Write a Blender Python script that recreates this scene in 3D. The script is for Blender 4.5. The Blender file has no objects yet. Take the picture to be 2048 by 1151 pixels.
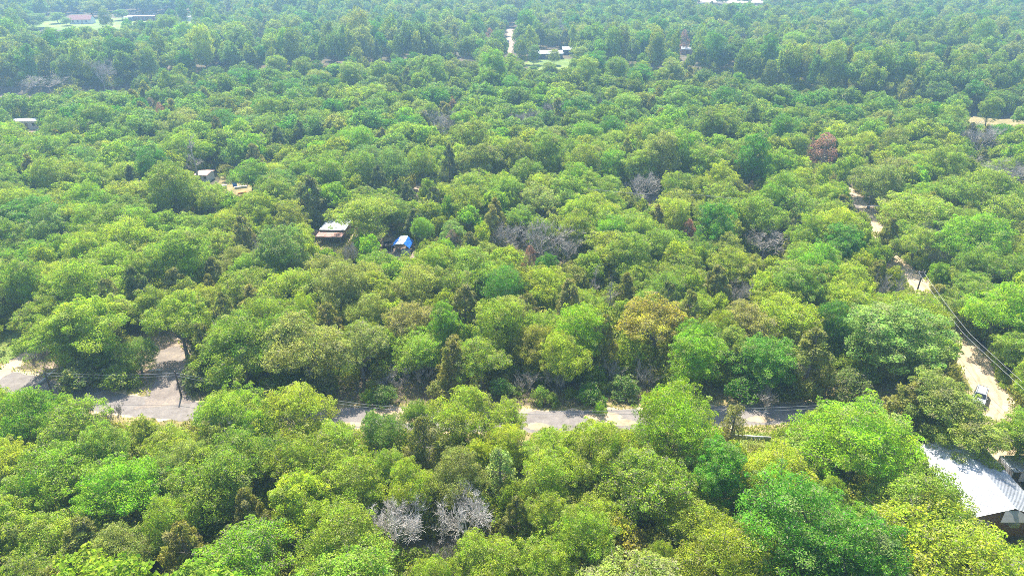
import bpy, math, random
import numpy as np
R_ = math.radians
sc = bpy.context.scene
C = sc.collection

# ------------------------------------------------------------------ camera, world, sun, exposure
CAM_H, PITCH, FPX = 60.0, R_(27.7), 1384.0
cam = bpy.data.cameras.new('camera'); camo = bpy.data.objects.new('camera', cam); C.objects.link(camo)
cam.sensor_width = 36.0; cam.lens = 36.0 * FPX / 2048.0
cam.clip_start = 0.5; cam.clip_end = 6000.0
camo.location = (0, 0, CAM_H); camo.rotation_euler = (R_(90) - PITCH, 0, 0)
sc.camera = camo

SUN_EL, SUN_AZ = R_(59), R_(-16)          # azimuth from +Y towards +X
w = bpy.data.worlds.new("World"); sc.world = w; w.use_nodes = True
nt = w.node_tree; nt.nodes.clear()
sky = nt.nodes.new('ShaderNodeTexSky'); sky.sky_type = 'NISHITA'; sky.sun_disc = False
sky.sun_elevation = SUN_EL; sky.sun_rotation = SUN_AZ
bg = nt.nodes.new('ShaderNodeBackground'); bg.inputs[1].default_value = 0.14
wo = nt.nodes.new('ShaderNodeOutputWorld')
nt.links.new(sky.outputs[0], bg.inputs[0]); nt.links.new(bg.outputs[0], wo.inputs[0])
sl = bpy.data.lights.new('sun', 'SUN'); sl.energy = 4.5; sl.angle = R_(0.53); sl.color = (1.0, 0.94, 0.82)
so = bpy.data.objects.new('sun', sl); C.objects.link(so); so.location = (0, 0, 200)
so.rotation_euler = (R_(90) - SUN_EL, 0, math.pi - SUN_AZ)
sc.view_settings.view_transform = 'Standard'; sc.view_settings.look = 'None'
sc.view_settings.gamma = 1.0; sc.view_settings.use_curve_mapping = False
sc.view_settings.exposure = 1.5
HAZE_DENSITY, HAZE_COLOR, HAZE_G = 0.00054, (0.40, 0.66, 0.94, 1), 0.45
sc.render.film_transparent = False
cy = sc.cycles
cy.max_bounces = 6; cy.diffuse_bounces = 4; cy.transmission_bounces = 4; cy.glossy_bounces = 2
cy.volume_bounces = 1; cy.transparent_max_bounces = 4
cy.use_denoising = False; cy.sample_clamp_indirect = 4.0
sc.render.filter_size = 1.0 if hasattr(sc.render, 'filter_size') else 1.5
cy.pixel_filter_type = 'BLACKMAN_HARRIS'; cy.filter_width = 0.9

# ------------------------------------------------------------------ helpers
_f = np.array([0, math.cos(PITCH), -math.sin(PITCH)]); _u = np.array([0, math.sin(PITCH), math.cos(PITCH)])
def P(px, py, z=0.0):
    """point of the place at height z that the photograph shows at (px, py)"""
    d = _f + np.array([1., 0, 0]) * (px - 1024) / FPX - _u * (py - 575.5) / FPX
    t = (z - CAM_H) / d[2]
    return np.array([0, 0, CAM_H]) + d * t
def proj(x, y, z):
    v = np.array([x, y, z - CAM_H]); dep = v @ _f
    return 1024 + FPX * v[0] / dep, 575.5 - FPX * (v @ _u) / dep, dep

class MB:
    def __init__(s): s.v = []; s.f = []
    def add(s, vs, fs):
        n = len(s.v); s.v += [tuple(map(float, p)) for p in vs]; s.f += [tuple(i + n for i in q) for q in fs]; return s
    def box(s, c, size, rz=0.0, tilt=None):
        hx, hy, hz = [k / 2 for k in size]; ca, sa = math.cos(rz), math.sin(rz); vs = []
        for dz in (-hz, hz):
            for dx, dy in ((-hx, -hy), (hx, -hy), (hx, hy), (-hx, hy)):
                x, y, z = dx, dy, dz
                if tilt:
                    a, b = math.cos(tilt), math.sin(tilt); x, z = x * a + z * b, -x * b + z * a
                vs.append((c[0] + x * ca - y * sa, c[1] + x * sa + y * ca, c[2] + z))
        return s.add(vs, [(3, 2, 1, 0), (4, 5, 6, 7), (0, 1, 5, 4), (1, 2, 6, 5), (2, 3, 7, 6), (3, 0, 4, 7)])
    def tube(s, pts, rad, n=5, cap=True):
        pts = [np.array(p, float) for p in pts]; base = len(s.v); ring = []
        for i, p in enumerate(pts):
            d = pts[min(i + 1, len(pts) - 1)] - pts[max(i - 1, 0)]; d = d / (np.linalg.norm(d) + 1e-9)
            a = np.cross(d, (0, 0, 1)) if abs(d[2]) < .95 else np.cross(d, (1, 0, 0)); a /= np.linalg.norm(a); b = np.cross(d, a)
            for k in range(n):
                t = 2 * math.pi * k / n; s.v.append(tuple(p + rad[i] * (a * math.cos(t) + b * math.sin(t))))
        for i in range(len(pts) - 1):
            for k in range(n):
                q = base + i * n; s.f.append((q + k, q + (k + 1) % n, q + n + (k + 1) % n, q + n + k))
        if cap:
            s.f.append(tuple(base + (len(pts) - 1) * n + k for k in range(n)))
        return s
    def prism(s, prof, y0, y1):
        """profile in x,z extruded along y"""
        n = len(prof); vs = [(x, y0, z) for x, z in prof] + [(x, y1, z) for x, z in prof]
        fs = [tuple(range(n)), tuple(range(2 * n - 1, n - 1, -1))] + [(i + n, (i + 1) % n + n, (i + 1) % n, i) for i in range(n)]
        return s.add(vs, fs)
    def data(s, name, mat, smooth=False):
        me = bpy.data.meshes.new(name); me.from_pydata(s.v, [], s.f); me.materials.append(mat)
        if smooth: me.polygons.foreach_set('use_smooth', [True] * len(me.polygons))
        me.update(); return me
    def build(s, name, mat, parent=None, smooth=False):
        return link(name, s.data(name, mat, smooth), parent)

def link(name, data, parent=None):
    o = bpy.data.objects.new(name, data); C.objects.link(o)
    if parent is not None: o.parent = parent
    return o
def tag(o, label=None, cat=None, group=None, kind=None):
    for k, v in (('label', label), ('category', cat), ('group', group), ('kind', kind)):
        if v: o[k] = v
    return o
def thing(name, label, cat, loc=(0, 0, 0), rz=0.0, group=None, scale=(1, 1, 1)):
    o = bpy.data.objects.new(name, None); C.objects.link(o); o.empty_display_size = .3
    o.location = tuple(map(float, loc)); o.rotation_euler = (0, 0, rz); o.scale = scale
    return tag(o, label, cat, group)

# ------------------------------------------------------------------ materials
class NT:
    def __init__(s, name):
        s.m = bpy.data.materials.new(name); s.m.use_nodes = True; s.t = s.m.node_tree; s.t.nodes.clear()
    def n(s, typ, **kw):
        o = s.t.nodes.new(typ)
        for k, v in kw.items():
            if k.startswith('i_'):
                key = k[2:]; key = int(key) if key.isdigit() else key.replace('_', ' ')
                if isinstance(v, bpy.types.NodeSocket): s.t.links.new(v, o.inputs[key])
                else: o.inputs[key].default_value = v
            else: setattr(o, k, v)
        return o
    def out(s, sh): s.t.links.new(sh, s.n('ShaderNodeOutputMaterial').inputs[0]); return s.m
def col(c): return tuple(c) + (1,) if len(c) == 3 else tuple(c)
def noise(t, scale, detail=4, rough=.6, vec=None):
    kw = dict(i_Scale=scale, i_Detail=detail, i_Roughness=rough)
    if vec is not None: kw['i_Vector'] = vec
    return t.n('ShaderNodeTexNoise', **kw).outputs[0]
def ramp(t, fac, stops):
    r = t.n('ShaderNodeValToRGB', i_Fac=fac); e = r.color_ramp.elements
    while len(e) < len(stops): e.new(.5)
    for k, (p, c) in zip(e, stops): k.position = p; k.color = col(c)
    return r.outputs[0]
def mix(t, fac, a, b, mode='MIX'):
    m = t.n('ShaderNodeMix', data_type='RGBA', blend_type=mode, clamp_factor=True)
    for i, v in ((0, fac), (6, a), (7, b)):
        if isinstance(v, bpy.types.NodeSocket): t.t.links.new(v, m.inputs[i])
        else: m.inputs[i].default_value = v if i == 0 else col(v)
    return m.outputs[2]

def leaf_material(name, dark=.40, trans=.38, gloss=.008):
    t = NT(name)
    tint = t.n('ShaderNodeAttribute', attribute_type='INSTANCER', attribute_name='tint').outputs[0]
    tone = t.n('ShaderNodeAttribute', attribute_type='GEOMETRY', attribute_name='tone')
    sep = t.n('ShaderNodeSeparateColor', i_0=tone.outputs[0])
    val = t.n('ShaderNodeMapRange', i_0=sep.outputs[0], i_3=dark, i_4=1.62).outputs[0]
    hue = t.n('ShaderNodeMapRange', i_0=sep.outputs[1], i_3=.476, i_4=.522).outputs[0]
    hs = t.n('ShaderNodeHueSaturation', i_Hue=hue, i_Saturation=1.0, i_Value=val, i_Color=tint).outputs[0]
    dry = mix(t, sep.outputs[2], hs, (.24, .21, .13))
    tr = mix(t, 1.0, dry, (1.35 * trans / .38, 1.4 * trans / .38, .7 * trans / .38), 'MULTIPLY')
    sh = t.n('ShaderNodeAddShader', i_0=t.n('ShaderNodeBsdfDiffuse', i_0=dry).outputs[0], i_1=t.n('ShaderNodeBsdfTranslucent', i_0=tr).outputs[0]).outputs[0]
    gl = t.n('ShaderNodeBsdfGlossy', i_0=(1, 1, 1, 1), i_1=.6).outputs[0]
    return t.out(t.n('ShaderNodeMixShader', i_0=gloss, i_1=sh, i_2=gl).outputs[0])
def plain(name, c, rough=.8, metal=0.0, var=.0, scale=3.0, c2=None, spec=.3):
    t = NT(name); cc = col(c)
    b = t.n('ShaderNodeBsdfPrincipled', i_Roughness=rough, i_Metallic=metal)
    b.inputs['Specular IOR Level'].default_value = spec
    if var or c2:
        co = t.n('ShaderNodeTexCoord').outputs['Object']
        k = ramp(t, noise(t, scale, 5, .65, co), [(.35, c), (.68, c2 or tuple(x * (1 + var) for x in c[:3]))])
        t.t.links.new(k, b.inputs[0])
    else: b.inputs[0].default_value = cc
    return t.out(b.outputs[0])

LEAF = leaf_material('leaf')
NEEDLE = leaf_material('needle', .42, .3, .02)
BARK = plain('bark', (.12, .10, .085), .95, 0, 0, 6, (.24, .21, .185))
DEADWOOD = plain('deadwood', (.42, .385, .34), .9, 0, 0, 4, (.60, .55, .49))
GREYWOOD = plain('greywood', (.26, .23, .195), .9, 0, 0, 4, (.40, .355, .305))
WHITE = plain('white_paint', (.60, .60, .59), .6, 0, -.12, 2)
METAL = plain('galvanised_metal', (.34, .36, .39), .45, .2, 0, .5, (.47, .48, .50), .5)
def roof_metal():
    t = NT('weathered_roof_metal'); co = t.n('ShaderNodeTexCoord').outputs['Object']
    base = ramp(t, noise(t, .9, 6, .7, co), [(.3, (.30, .31, .33)), (.6, (.46, .47, .49))])
    st = t.n('ShaderNodeMapping', i_Vector=co, i_Scale=(.35, 3.2, .5)).outputs[0]
    c = mix(t, ramp(t, noise(t, 1.0, 5, .7, st), [(.56, (0, 0, 0)), (.74, (.6, .6, .6))]), base, (.20, .14, .10))
    return t.out(t.n('ShaderNodeBsdfPrincipled', i_Base_Color=c, i_Roughness=.5, i_Metallic=.15).outputs[0])
ROOFMETAL = roof_metal()
RUST = plain('rusty_metal', (.26, .11, .08), .8, 0, 0, 2.2, (.40, .27, .24))
GREY_SHINGLE = plain('grey_sheet', (.30, .29, .28), .85, 0, .25, 4)
BROWN_ROOF = plain('brown_shingle', (.24, .12, .10), .9, 0, .25, 3)
REDWALL = plain('dark_red_siding', (.16, .065, .06), .8, 0, .2, 1)
BLUEWALL = plain('slate_blue_siding', (.085, .10, .14), .8, 0, .3, 1)
PINKROOF = plain('pinkish_brown_roof', (.42, .27, .22), .85, 0, .25, 2)
GLASS = plain('window_glass', (.02, .025, .03), .08, 0, 0, 1, None, .6)
TYRE = plain('tyre', (.02, .02, .02), .8)
SILVER = plain('silver_car_paint', (.44, .46, .48), .3, .2, 0, 1, None, .5)
DARKCAR = plain('dark_blue_car_paint', (.02, .035, .07), .25, .2, 0, 1, None, .5)
BLACK = plain('black_paint', (.022, .022, .025), .5)
TARPBLUE = plain('blue_tarp', (.02, .13, .52), .45, 0, .3, 1.5)
TARPWHITE = plain('pale_tarp', (.62, .70, .78), .5, 0, -.15, 2)
OLDWOOD = plain('weathered_wood', (.26, .21, .17), .9, 0, .35, 5)
WIRE = plain('wire', (.32, .32, .33), .5)
POLEWOOD = plain('pole_wood', (.10, .08, .065), .9, 0, .4, 4)
YELLOWSTUFF = plain('orange_plastic', (.55, .20, .05), .6)
REDSTUFF = plain('red_plastic', (.45, .05, .04), .5)
def brick_material():
    t = NT('brick_wall'); co = t.n('ShaderNodeTexCoord').outputs['Object']
    mp = t.n('ShaderNodeMapping', i_Vector=co, i_Rotation=(R_(90), 0, 0)).outputs[0]
    b = t.n('ShaderNodeTexBrick', i_Vector=mp, i_Scale=1.0, i_Color1=(.33, .15, .105, 1), i_Color2=(.25, .105, .075, 1), i_Mortar=(.34, .28, .24, 1))
    b.inputs['Brick Width'].default_value = .4; b.inputs['Row Height'].default_value = .2; b.inputs['Mortar Size'].default_value = .015
    p = t.n('ShaderNodeBsdfPrincipled', i_Base_Color=b.outputs[0], i_Roughness=.9)
    return t.out(p.outputs[0])
BRICK = brick_material()
def soil(name, stops, s1=.25, s2=2.5, bump=.12):
    t = NT(name); co = t.n('ShaderNodeTexCoord').outputs['Object']
    a = noise(t, s1, 6, .65, co); b = noise(t, s2, 6, .75, co)
    f = t.n('ShaderNodeMath', operation='ADD', i_0=t.n('ShaderNodeMath', operation='MULTIPLY', i_0=a, i_1=.55).outputs[0],
            i_1=t.n('ShaderNodeMath', operation='MULTIPLY', i_0=b, i_1=.45).outputs[0]).outputs[0]
    c = ramp(t, f, stops)
    bm = t.n('ShaderNodeBump', i_Height=b, i_Distance=bump, i_Strength=.8).outputs[0]
    p = t.n('ShaderNodeBsdfPrincipled', i_Base_Color=c, i_Roughness=.95, i_Normal=bm)
    p.inputs['Specular IOR Level'].default_value = .15
    return t.out(p.outputs[0])
FLOOR = soil('forest_floor', [(.36, (.055, .062, .022)), (.47, (.10, .085, .05)), (.56, (.15, .115, .075)), (.66, (.075, .095, .03))], .12, 1.3)
ASPHALT = soil('old_asphalt', [(.33, (.13, .112, .10)), (.47, (.185, .163, .148)), (.55, (.22, .195, .175)), (.68, (.29, .25, .21))], .9, 5, .03)
SAND = soil('pale_sand', [(.36, (.33, .245, .155)), (.5, (.44, .335, .22)), (.63, (.52, .41, .29))], .35, 2.2, .08)
DIRT = soil('bare_dirt', [(.36, (.17, .12, .085)), (.5, (.29, .22, .165)), (.63, (.40, .31, .24))], .35, 2.0, .08)
DIRT2 = soil('track_soil', [(.36, (.26, .19, .12)), (.5, (.36, .27, .175)), (.63, (.46, .36, .25))], .35, 2.0, .08)
GRAVEL = soil('pale_gravel', [(.34, (.13, .105, .09)), (.5, (.205, .172, .15)), (.63, (.32, .26, .20))], .4, 4, .06)
LAWN = soil('lawn_green', [(.36, (.09, .15, .03)), (.5, (.16, .22, .05)), (.63, (.28, .26, .09))], .05, .6, .1)
DRYGRASS = soil('dry_grass', [(.36, (.15, .14, .05)), (.5, (.25, .20, .09)), (.63, (.36, .28, .14))], .2, 1.6, .1)
FIELD = soil('pale_field', [(.36, (.42, .36, .24)), (.63, (.52, .45, .32))], .02, .3, .1)
BED = soil('creek_bed', [(.36, (.10, .085, .075)), (.6, (.22, .19, .17))], .1, 1.0, .1)
def water_material():
    t = NT('creek_water'); co = t.n('ShaderNodeTexCoord').outputs['Object']
    bm = t.n('ShaderNodeBump', i_Height=noise(t, 1.2, 3, .5, co), i_Distance=.03).outputs[0]
    return t.out(t.n('ShaderNodeBsdfPrincipled', i_Base_Color=(.06, .06, .05, 1), i_Roughness=.15, i_Normal=bm).outputs[0])
WATER = water_material()

# ------------------------------------------------------------------ ground, creek, roads, clearings
def seg_dist(x, y, poly):
    """distance from points to a polyline (arrays)"""
    x = np.asarray(x, float); y = np.asarray(y, float); q = np.asarray(poly, float)
    if x.size == 1:
        a, d = q[:-1], q[1:] - q[:-1]; vx, vy = x.flat[0] - a[:, 0], y.flat[0] - a[:, 1]
        t = np.minimum(np.maximum((vx * d[:, 0] + vy * d[:, 1]) / ((d * d).sum(1) + 1e-9), 0), 1)
        return np.full(x.shape, math.sqrt(((vx - t * d[:, 0]) ** 2 + (vy - t * d[:, 1]) ** 2).min()))
    best = np.full(x.shape, 1e9)
    for (ax, ay), (bx, by) in zip(poly[:-1], poly[1:]):
        dx, dy = bx - ax, by - ay; t = np.clip(((x - ax) * dx + (y - ay) * dy) / (dx * dx + dy * dy + 1e-9), 0, 1)
        best = np.minimum(best, np.hypot(x - ax - t * dx, y - ay - t * dy))
    return best
def px_line(pts): return [tuple(P(a, b)[:2]) for a, b in pts]
def smooth_line(pts, per=8):
    pts = [np.array(p) for p in pts]; out = []
    for i in range(len(pts) - 1):
        p0, p1, p2, p3 = pts[max(i - 1, 0)], pts[i], pts[i + 1], pts[min(i + 2, len(pts) - 1)]
        for k in range(per):
            t = k / per; out.append(tuple(.5 * (2 * p1 + (p2 - p0) * t + (2 * p0 - 5 * p1 + 4 * p2 - p3) * t * t + (3 * p1 - p0 - 3 * p2 + p3) * t ** 3)))
    return out + [tuple(pts[-1])]
CROSS = smooth_line(px_line([(1733, 412), (1600, 404), (1400, 398), (1200, 395), (1000, 397), (850, 404), (740, 418), (650, 428)]), 5)
CREEK = smooth_line([(-420, 262), (-260, 280), (-200, 284), (-170, 283), (-130, 300), (-92, 312), (-39, 322), (28, 322), (75, 300), (110, 268), (135, 250), (165, 241), (230, 232), (400, 210)], 4)
xs = np.unique(np.concatenate([[-3000, -2000, -1200, -800, -600], np.arange(-440, 441, 5.0), [600, 800, 1200, 2000, 3000]]))
ys = np.unique(np.concatenate([[-800, -300, 0, 60, 120, 160, 190], np.arange(200, 360, 4.0), [420, 600, 900, 1400, 2200, 3200]]))
gx, gy = np.meshgrid(xs, ys); cd = seg_dist(gx, gy, CREEK)
gz = np.where(np.abs(gx) <= 440, -2.6 * np.clip((13 - cd) / 6, 0, 1), 0.0)
nx_, ny_ = len(xs), len(ys); g = MB(); g.v = list(map(tuple, np.stack([gx, gy, gz], -1).reshape(-1, 3).tolist()))
g.f = [(j * nx_ + i, j * nx_ + i + 1, (j + 1) * nx_ + i + 1, (j + 1) * nx_ + i) for j in range(ny_ - 1) for i in range(nx_ - 1)]
tag(g.build('ground', FLOOR), kind='structure')

def ribbon(line, widths, z, name, mat, rag=.0, seed=1):
    rg = random.Random(seed); m = MB(); L = len(line); vs = []
    for i, p in enumerate(line):
        a = np.array(line[max(i - 1, 0)]); b = np.array(line[min(i + 1, L - 1)]); d = (b - a) / (np.linalg.norm(b - a) + 1e-9); nn = np.array((-d[1], d[0]))
        wd = np.interp(i, np.linspace(0, L - 1, len(widths)), widths) / 2
        for s in (1, .33, -.33, -1):
            q = np.array(p) + nn * wd * s + (nn * rg.uniform(-rag, rag) if abs(s) == 1 else 0)
            vs.append((q[0], q[1], z))
    fs = [(i * 4 + k + 1, i * 4 + k + 5, i * 4 + k + 4, i * 4 + k) for i in range(L - 1) for k in range(3)]
    m.add(vs, fs); o = m.build(name, mat); return tag(o, kind='structure')
def patch(pts, z, name, mat, rag=.8, seed=1, per=7):
    """flat irregular sheet on the ground from an outline"""
    rg = random.Random(seed); ring = smooth_line(list(pts) + [pts[0]], per)[:-1]
    c = np.mean(ring, 0)
    ring = [tuple(c + (np.array(q) - c) * (1 + min(.25, rag / (np.linalg.norm(np.array(q) - c) + .01)) * rg.uniform(-1, 1))) for q in ring]
    ring.sort(key=lambda q: math.atan2(q[1] - c[1], q[0] - c[0])); n = len(ring); m = MB()
    m.add([(x, y, z) for x, y in ring] + [(c[0], c[1], z)], [(i, (i + 1) % n, n) for i in range(n)])
    return tag(m.build(name, mat), kind='structure')
def pxpoly(*pts): return [tuple(P(a, b)[:2]) for a, b in pts]

ROAD = smooth_line(px_line([(-400, 690), (-150, 735), (0, 760), (100, 780), (220, 804), (340, 818), (500, 829), (700, 835), (900, 841), (1100, 843), (1300, 837), (1550, 828), (1750, 819), (1880, 823), (1980, 838)]), 8)
ribbon(ROAD, [6.6], .004, 'road_verge', DRYGRASS, .9, 3)
ribbon(ROAD, [5.0], .008, 'road_shoulder', SAND, .75, 4)
ribbon(ROAD, [4.5], .012, 'paved_road', ASPHALT, .25, 5)
SANDROAD = smooth_line(px_line([(2010, 1010), (1990, 900), (1975, 850), (1988, 800), (1958, 740), (1933, 700), (1900, 650), (1866, 600), (1826, 555), (1793, 520), (1768, 480), (1752, 440), (1733, 412), (1708, 390), (1680, 372)]), 8)
ribbon(SANDROAD, [5, 5.6, 6.0, 4.8, 4.2, 4.0, 3.8, 3.8], .016, 'sand_road', SAND, .8, 6)
ribbon(CROSS, [3.6], .013, 'side_road', GRAVEL, .5, 61)
DRIVE = smooth_line(px_line([(324, 812), (332, 790), (342, 750), (340, 722), (336, 706), (330, 698)]), 7)
ribbon(DRIVE, [7.5, 5.2, 4.6, 4.2, 3.6], .020, 'driveway', GRAVEL, .8, 7)
patch(pxpoly((390, 690), (385, 770), (350, 790), (290, 760), (255, 690), (235, 655), (262, 625), (310, 632)), .004, 'bare_ground', DIRT, 1.0, 8)
patch(pxpoly((170, 770), (300, 775), (300, 745), (230, 720), (130, 715), (80, 740)), .002, 'bare_ground', DIRT, 1.0, 9)
TRACK = smooth_line(px_line([(-120, 800), (-10, 752), (20, 733), (50, 712), (70, 700)]), 6)
ribbon(TRACK, [2.6], .0235, 'sandy_track', SAND, .3, 10)
patch(pxpoly((-160, 560), (30, 600), (75, 650), (62, 700), (30, 735), (-160, 760)), .003, 'grass_clearing', LAWN, 1.2, 11)
patch(pxpoly((130, 842), (250, 838), (350, 838), (360, 862), (300, 880), (200, 885), (120, 870)), .003, 'dry_grass_verge', DRYGRASS, .8, 12)
patch(pxpoly((1410, 855), (1560, 850), (1640, 848), (1620, 890), (1500, 900), (1400, 890)), .003, 'grass_verge', LAWN, .6, 13)
patch(pxpoly((1925, 760), (1955, 770), (1950, 850), (1935, 850), (1918, 780)), .003, 'grass_verge', LAWN, .4, 14)
for i_, pp in enumerate(((780, 822, 40, 9), (812, 838, 30, 8), (1075, 852, 26, 7), (1205, 832, 40, 9), (1240, 844, 34, 7), (1520, 838, 30, 6), (705, 848, 50, 4), (600, 842, 40, 5), (600, 846, 30, 3))):
    a_, b_, c_, d_ = pp; patch(pxpoly((a_ - c_, b_), (a_ - c_ * .4, b_ - d_), (a_ + c_ * .5, b_ - d_ * .8), (a_ + c_, b_ + d_ * .2), (a_ + c_ * .3, b_ + d_), (a_ - c_ * .5, b_ + d_ * .9)), .0245 + .0005 * i_, 'sand_drift', DIRT2, .07, 70 + i_)
for off in (-.85, .85):
    ln = [(x + off * (1 if i < 30 else .9), y) for i, (x, y) in enumerate(SANDROAD)]
    ribbon(ln, [.34], .0345, 'wheel_track', DIRT2, .13, 80 + int(off))
# homestead in the middle left
patch(pxpoly((720, 455), (790, 440), (850, 450), (850, 505), (800, 520), (730, 505), (640, 500), (622, 470)), .003, 'bare_ground', DIRT, 1.0, 15)
patch(pxpoly((635, 420), (700, 412), (730, 430), (690, 440), (640, 440)), .004, 'gravel_yard', GRAVEL, .8, 16)
patch(pxpoly((628, 438), (690, 440), (670, 456), (640, 482), (622, 470)), .002, 'grass_clearing', LAWN, .6, 17)
patch(pxpoly((300, 412), (345, 410), (400, 416), (395, 428), (350, 430), (300, 428)), .003, 'sand_patch', SAND, .6, 18)
patch(pxpoly((690, 385), (760, 360), (870, 358), (880, 395), (850, 420), (770, 400), (700, 402)), .003, 'bare_ground', DIRT, 1.5, 19)
patch(pxpoly((440, 350), (500, 350), (520, 380), (470, 400), (430, 385)), .003, 'grass_clearing', DRYGRASS, 1.0, 20)
patch(pxpoly((1600, 318), (1700, 308), (1750, 325), (1710, 345), (1620, 340)), .003, 'grass_clearing', DRYGRASS, 1.5, 21)
patch(pxpoly((1910, 232), (2040, 240), (2200, 255), (2100, 262), (1930, 252)), .004, 'marsh_grass', DRYGRASS, 1.5, 22)
patch(pxpoly((1045, 128), (1070, 118), (1150, 118), (1150, 135), (1110, 140), (1060, 140)), .003, 'lawn', LAWN, 2.0, 23)
patch(pxpoly((20, 45), (200, 36), (420, 38), (430, 48), (260, 56), (180, 62), (110, 60), (10, 62)), .003, 'lawn', LAWN, 3.0, 24)
patch(pxpoly((30, 250), (110, 248), (110, 262), (30, 264)), .003, 'bare_ground', DIRT, 1.5, 25)
patch([(190, 640), (300, 655), (340, 720), (320, 800), (200, 790), (130, 700)], .003, 'pale_field', FIELD, 8, 26)
FARROAD = [(-2.5, 380), (-1.5, 410), (-1.0, 440), (-1.0, 475)]
ribbon(smooth_line(FARROAD), [4.5, 4, 4], .006, 'far_sand_road', DIRT, .6, 27)
ribbon([(x, y) for x, y in CREEK if abs(x) < 430], [15], -2.0, 'creek_water', WATER, 1.5, 28)
ribbon([(x, y) for x, y in CREEK if -240 < x < -165], [9], -1.96, 'creek_sandbar', GRAVEL, 1.5, 29)

# ------------------------------------------------------------------ buildings
def corrugated(x0, x1, z0, z1, y0, y1, mat, name, parent, ribs=4):
    """one roof sheet running down the slope, ribs across its width"""
    m = MB(); L = math.hypot(x1 - x0, z1 - z0); nxn, nzn = -(z1 - z0) / L, (x1 - x0) / L
    if nzn < 0: nxn, nzn = -nxn, -nzn
    prof = [];
    for k in range(ribs):
        a = y0 + (y1 - y0) * k / ribs; s = (y1 - y0) / ribs
        prof += [(a, 0), (a + s * .55, 0), (a + s * .66, .05), (a + s * .88, .05)]
    prof.append((y1, 0)); vs = []
    for y, h in prof:
        vs += [(x0 + nxn * h, y, z0 + nzn * h), (x1 + nxn * h, y, z1 + nzn * h)]
    for y, h in prof:
        vs += [(x0 - nxn * .03, y, z0 - nzn * .03), (x1 - nxn * .03, y, z1 - nzn * .03)]
    n = len(prof); fs = [(2 * i, 2 * i + 1, 2 * i + 3, 2 * i + 2) for i in range(n - 1)] + [(2 * n + 2 * i + 2, 2 * n + 2 * i + 3, 2 * n + 2 * i + 1, 2 * n + 2 * i) for i in range(n - 1)]
    m.add(vs, fs); return m.build(name, mat, parent)

def window(parent, c, w, h, rz, frame=WHITE):
    """frame (four bars) with a recessed pane; faces local -y"""
    f = MB(); ca, sa = math.cos(rz), math.sin(rz)
    def at(dx, dz, dy=0): return (c[0] + dx * ca - dy * sa, c[1] + dx * sa + dy * ca, c[2] + dz)
    for dx, dz, sx, sz in ((-w / 2, 0, .08, h), (w / 2, 0, .08, h), (0, h / 2, w + .08, .08), (0, -h / 2, w + .12, .08)):
        f.box(at(dx, dz), (sx, .10, sz), rz)
    o = f.build('window', frame, parent)
    MB().box(at(0, 0, .015), (w, .03, h), rz).build('pane', GLASS, o)
    return o

# house at the lower right corner
hs = thing('metal_roofed_house', 'long brick house with a white corrugated metal gable roof beside the sand road', 'house')
HX0, HX1, HR, HY0, HY1, HE, HZ = 49.6, 58.3, 54.1, 54.9, 66.6, 2.9, 4.35
MB().prism([(HX0 + .35, 0), (HX1 - .35, 0), (HX1 - .35, HE - .08), (HR, HZ - .16), (HX0 + .35, HE - .08)], HY0 + .25, HY1 - .3).build('wall', BRICK, hs)
npan = 13
for k in range(npan):
    a, b = HY0 + (HY1 - HY0) * k / npan, HY0 + (HY1 - HY0) * (k + 1) / npan - .012
    corrugated(HX0, HR - .02, HE, HZ, a, b, ROOFMETAL, 'roof_panel', hs)
    corrugated(HX1, HR + .02, HE - .0, HZ, a, b, ROOFMETAL, 'roof_panel', hs)
MB().prism([(HR - .28, HZ - .02), (HR, HZ + .10), (HR + .28, HZ - .02), (HR, HZ + .06)], HY0 - .04, HY1 + .04).build('ridge_cap', METAL, hs)
MB().prism([(HX0 + .2, HE - .2), (HX0 + .3, HE - .2), (HX0 + .3, HE - .03), (HX0 + .2, HE - .03)], HY0, HY1).build('fascia', OLDWOOD, hs)
mm = MB(); mm.add([(HX0 + 2.9, HY0 - .75, 3.15), (HX1 - 2.2, HY0 - .75, 3.15), (HR + .6, HY0 - .02, 4.12), (HR - .9, HY0 - .02, 4.12), (HX0 + 2.9, HY0 - .75, 3.05), (HX1 - 2.2, HY0 - .75, 3.05), (HR + .6, HY0 - .02, 4.0), (HR - .9, HY0 - .02, 4.0)],
                   [(0, 1, 2, 3), (7, 6, 5, 4), (0, 4, 5, 1), (1, 5, 6, 2), (2, 6, 7, 3), (3, 7, 4, 0)])
mm.build('gable_hood', GREY_SHINGLE, hs)
ac = MB().box((54.7, HY0 - .06, 2.15), (.85, .55, .55)).build('air_conditioner', WHITE, hs)
MB().box((54.7, HY0 - .345, 2.13), (.68, .03, .38)).build('vent_grille', GREY_SHINGLE, ac)
window(hs, (51.6, HY0 + .22, 1.6), 1.0, 1.1, 0)
for yy in (57.5, 60.5, 63.5): window(hs, (HX0 + .33, yy, 1.5), 1.0, 1.1, -math.pi / 2)
for k in range(9):
    MB().box((HX0 - .75, 64.6 + .32 * k - 1.6, 1.15 + .04 * (k % 3)), (.05, .24, 2.2)).build('fence_board', OLDWOOD, hs)
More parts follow.
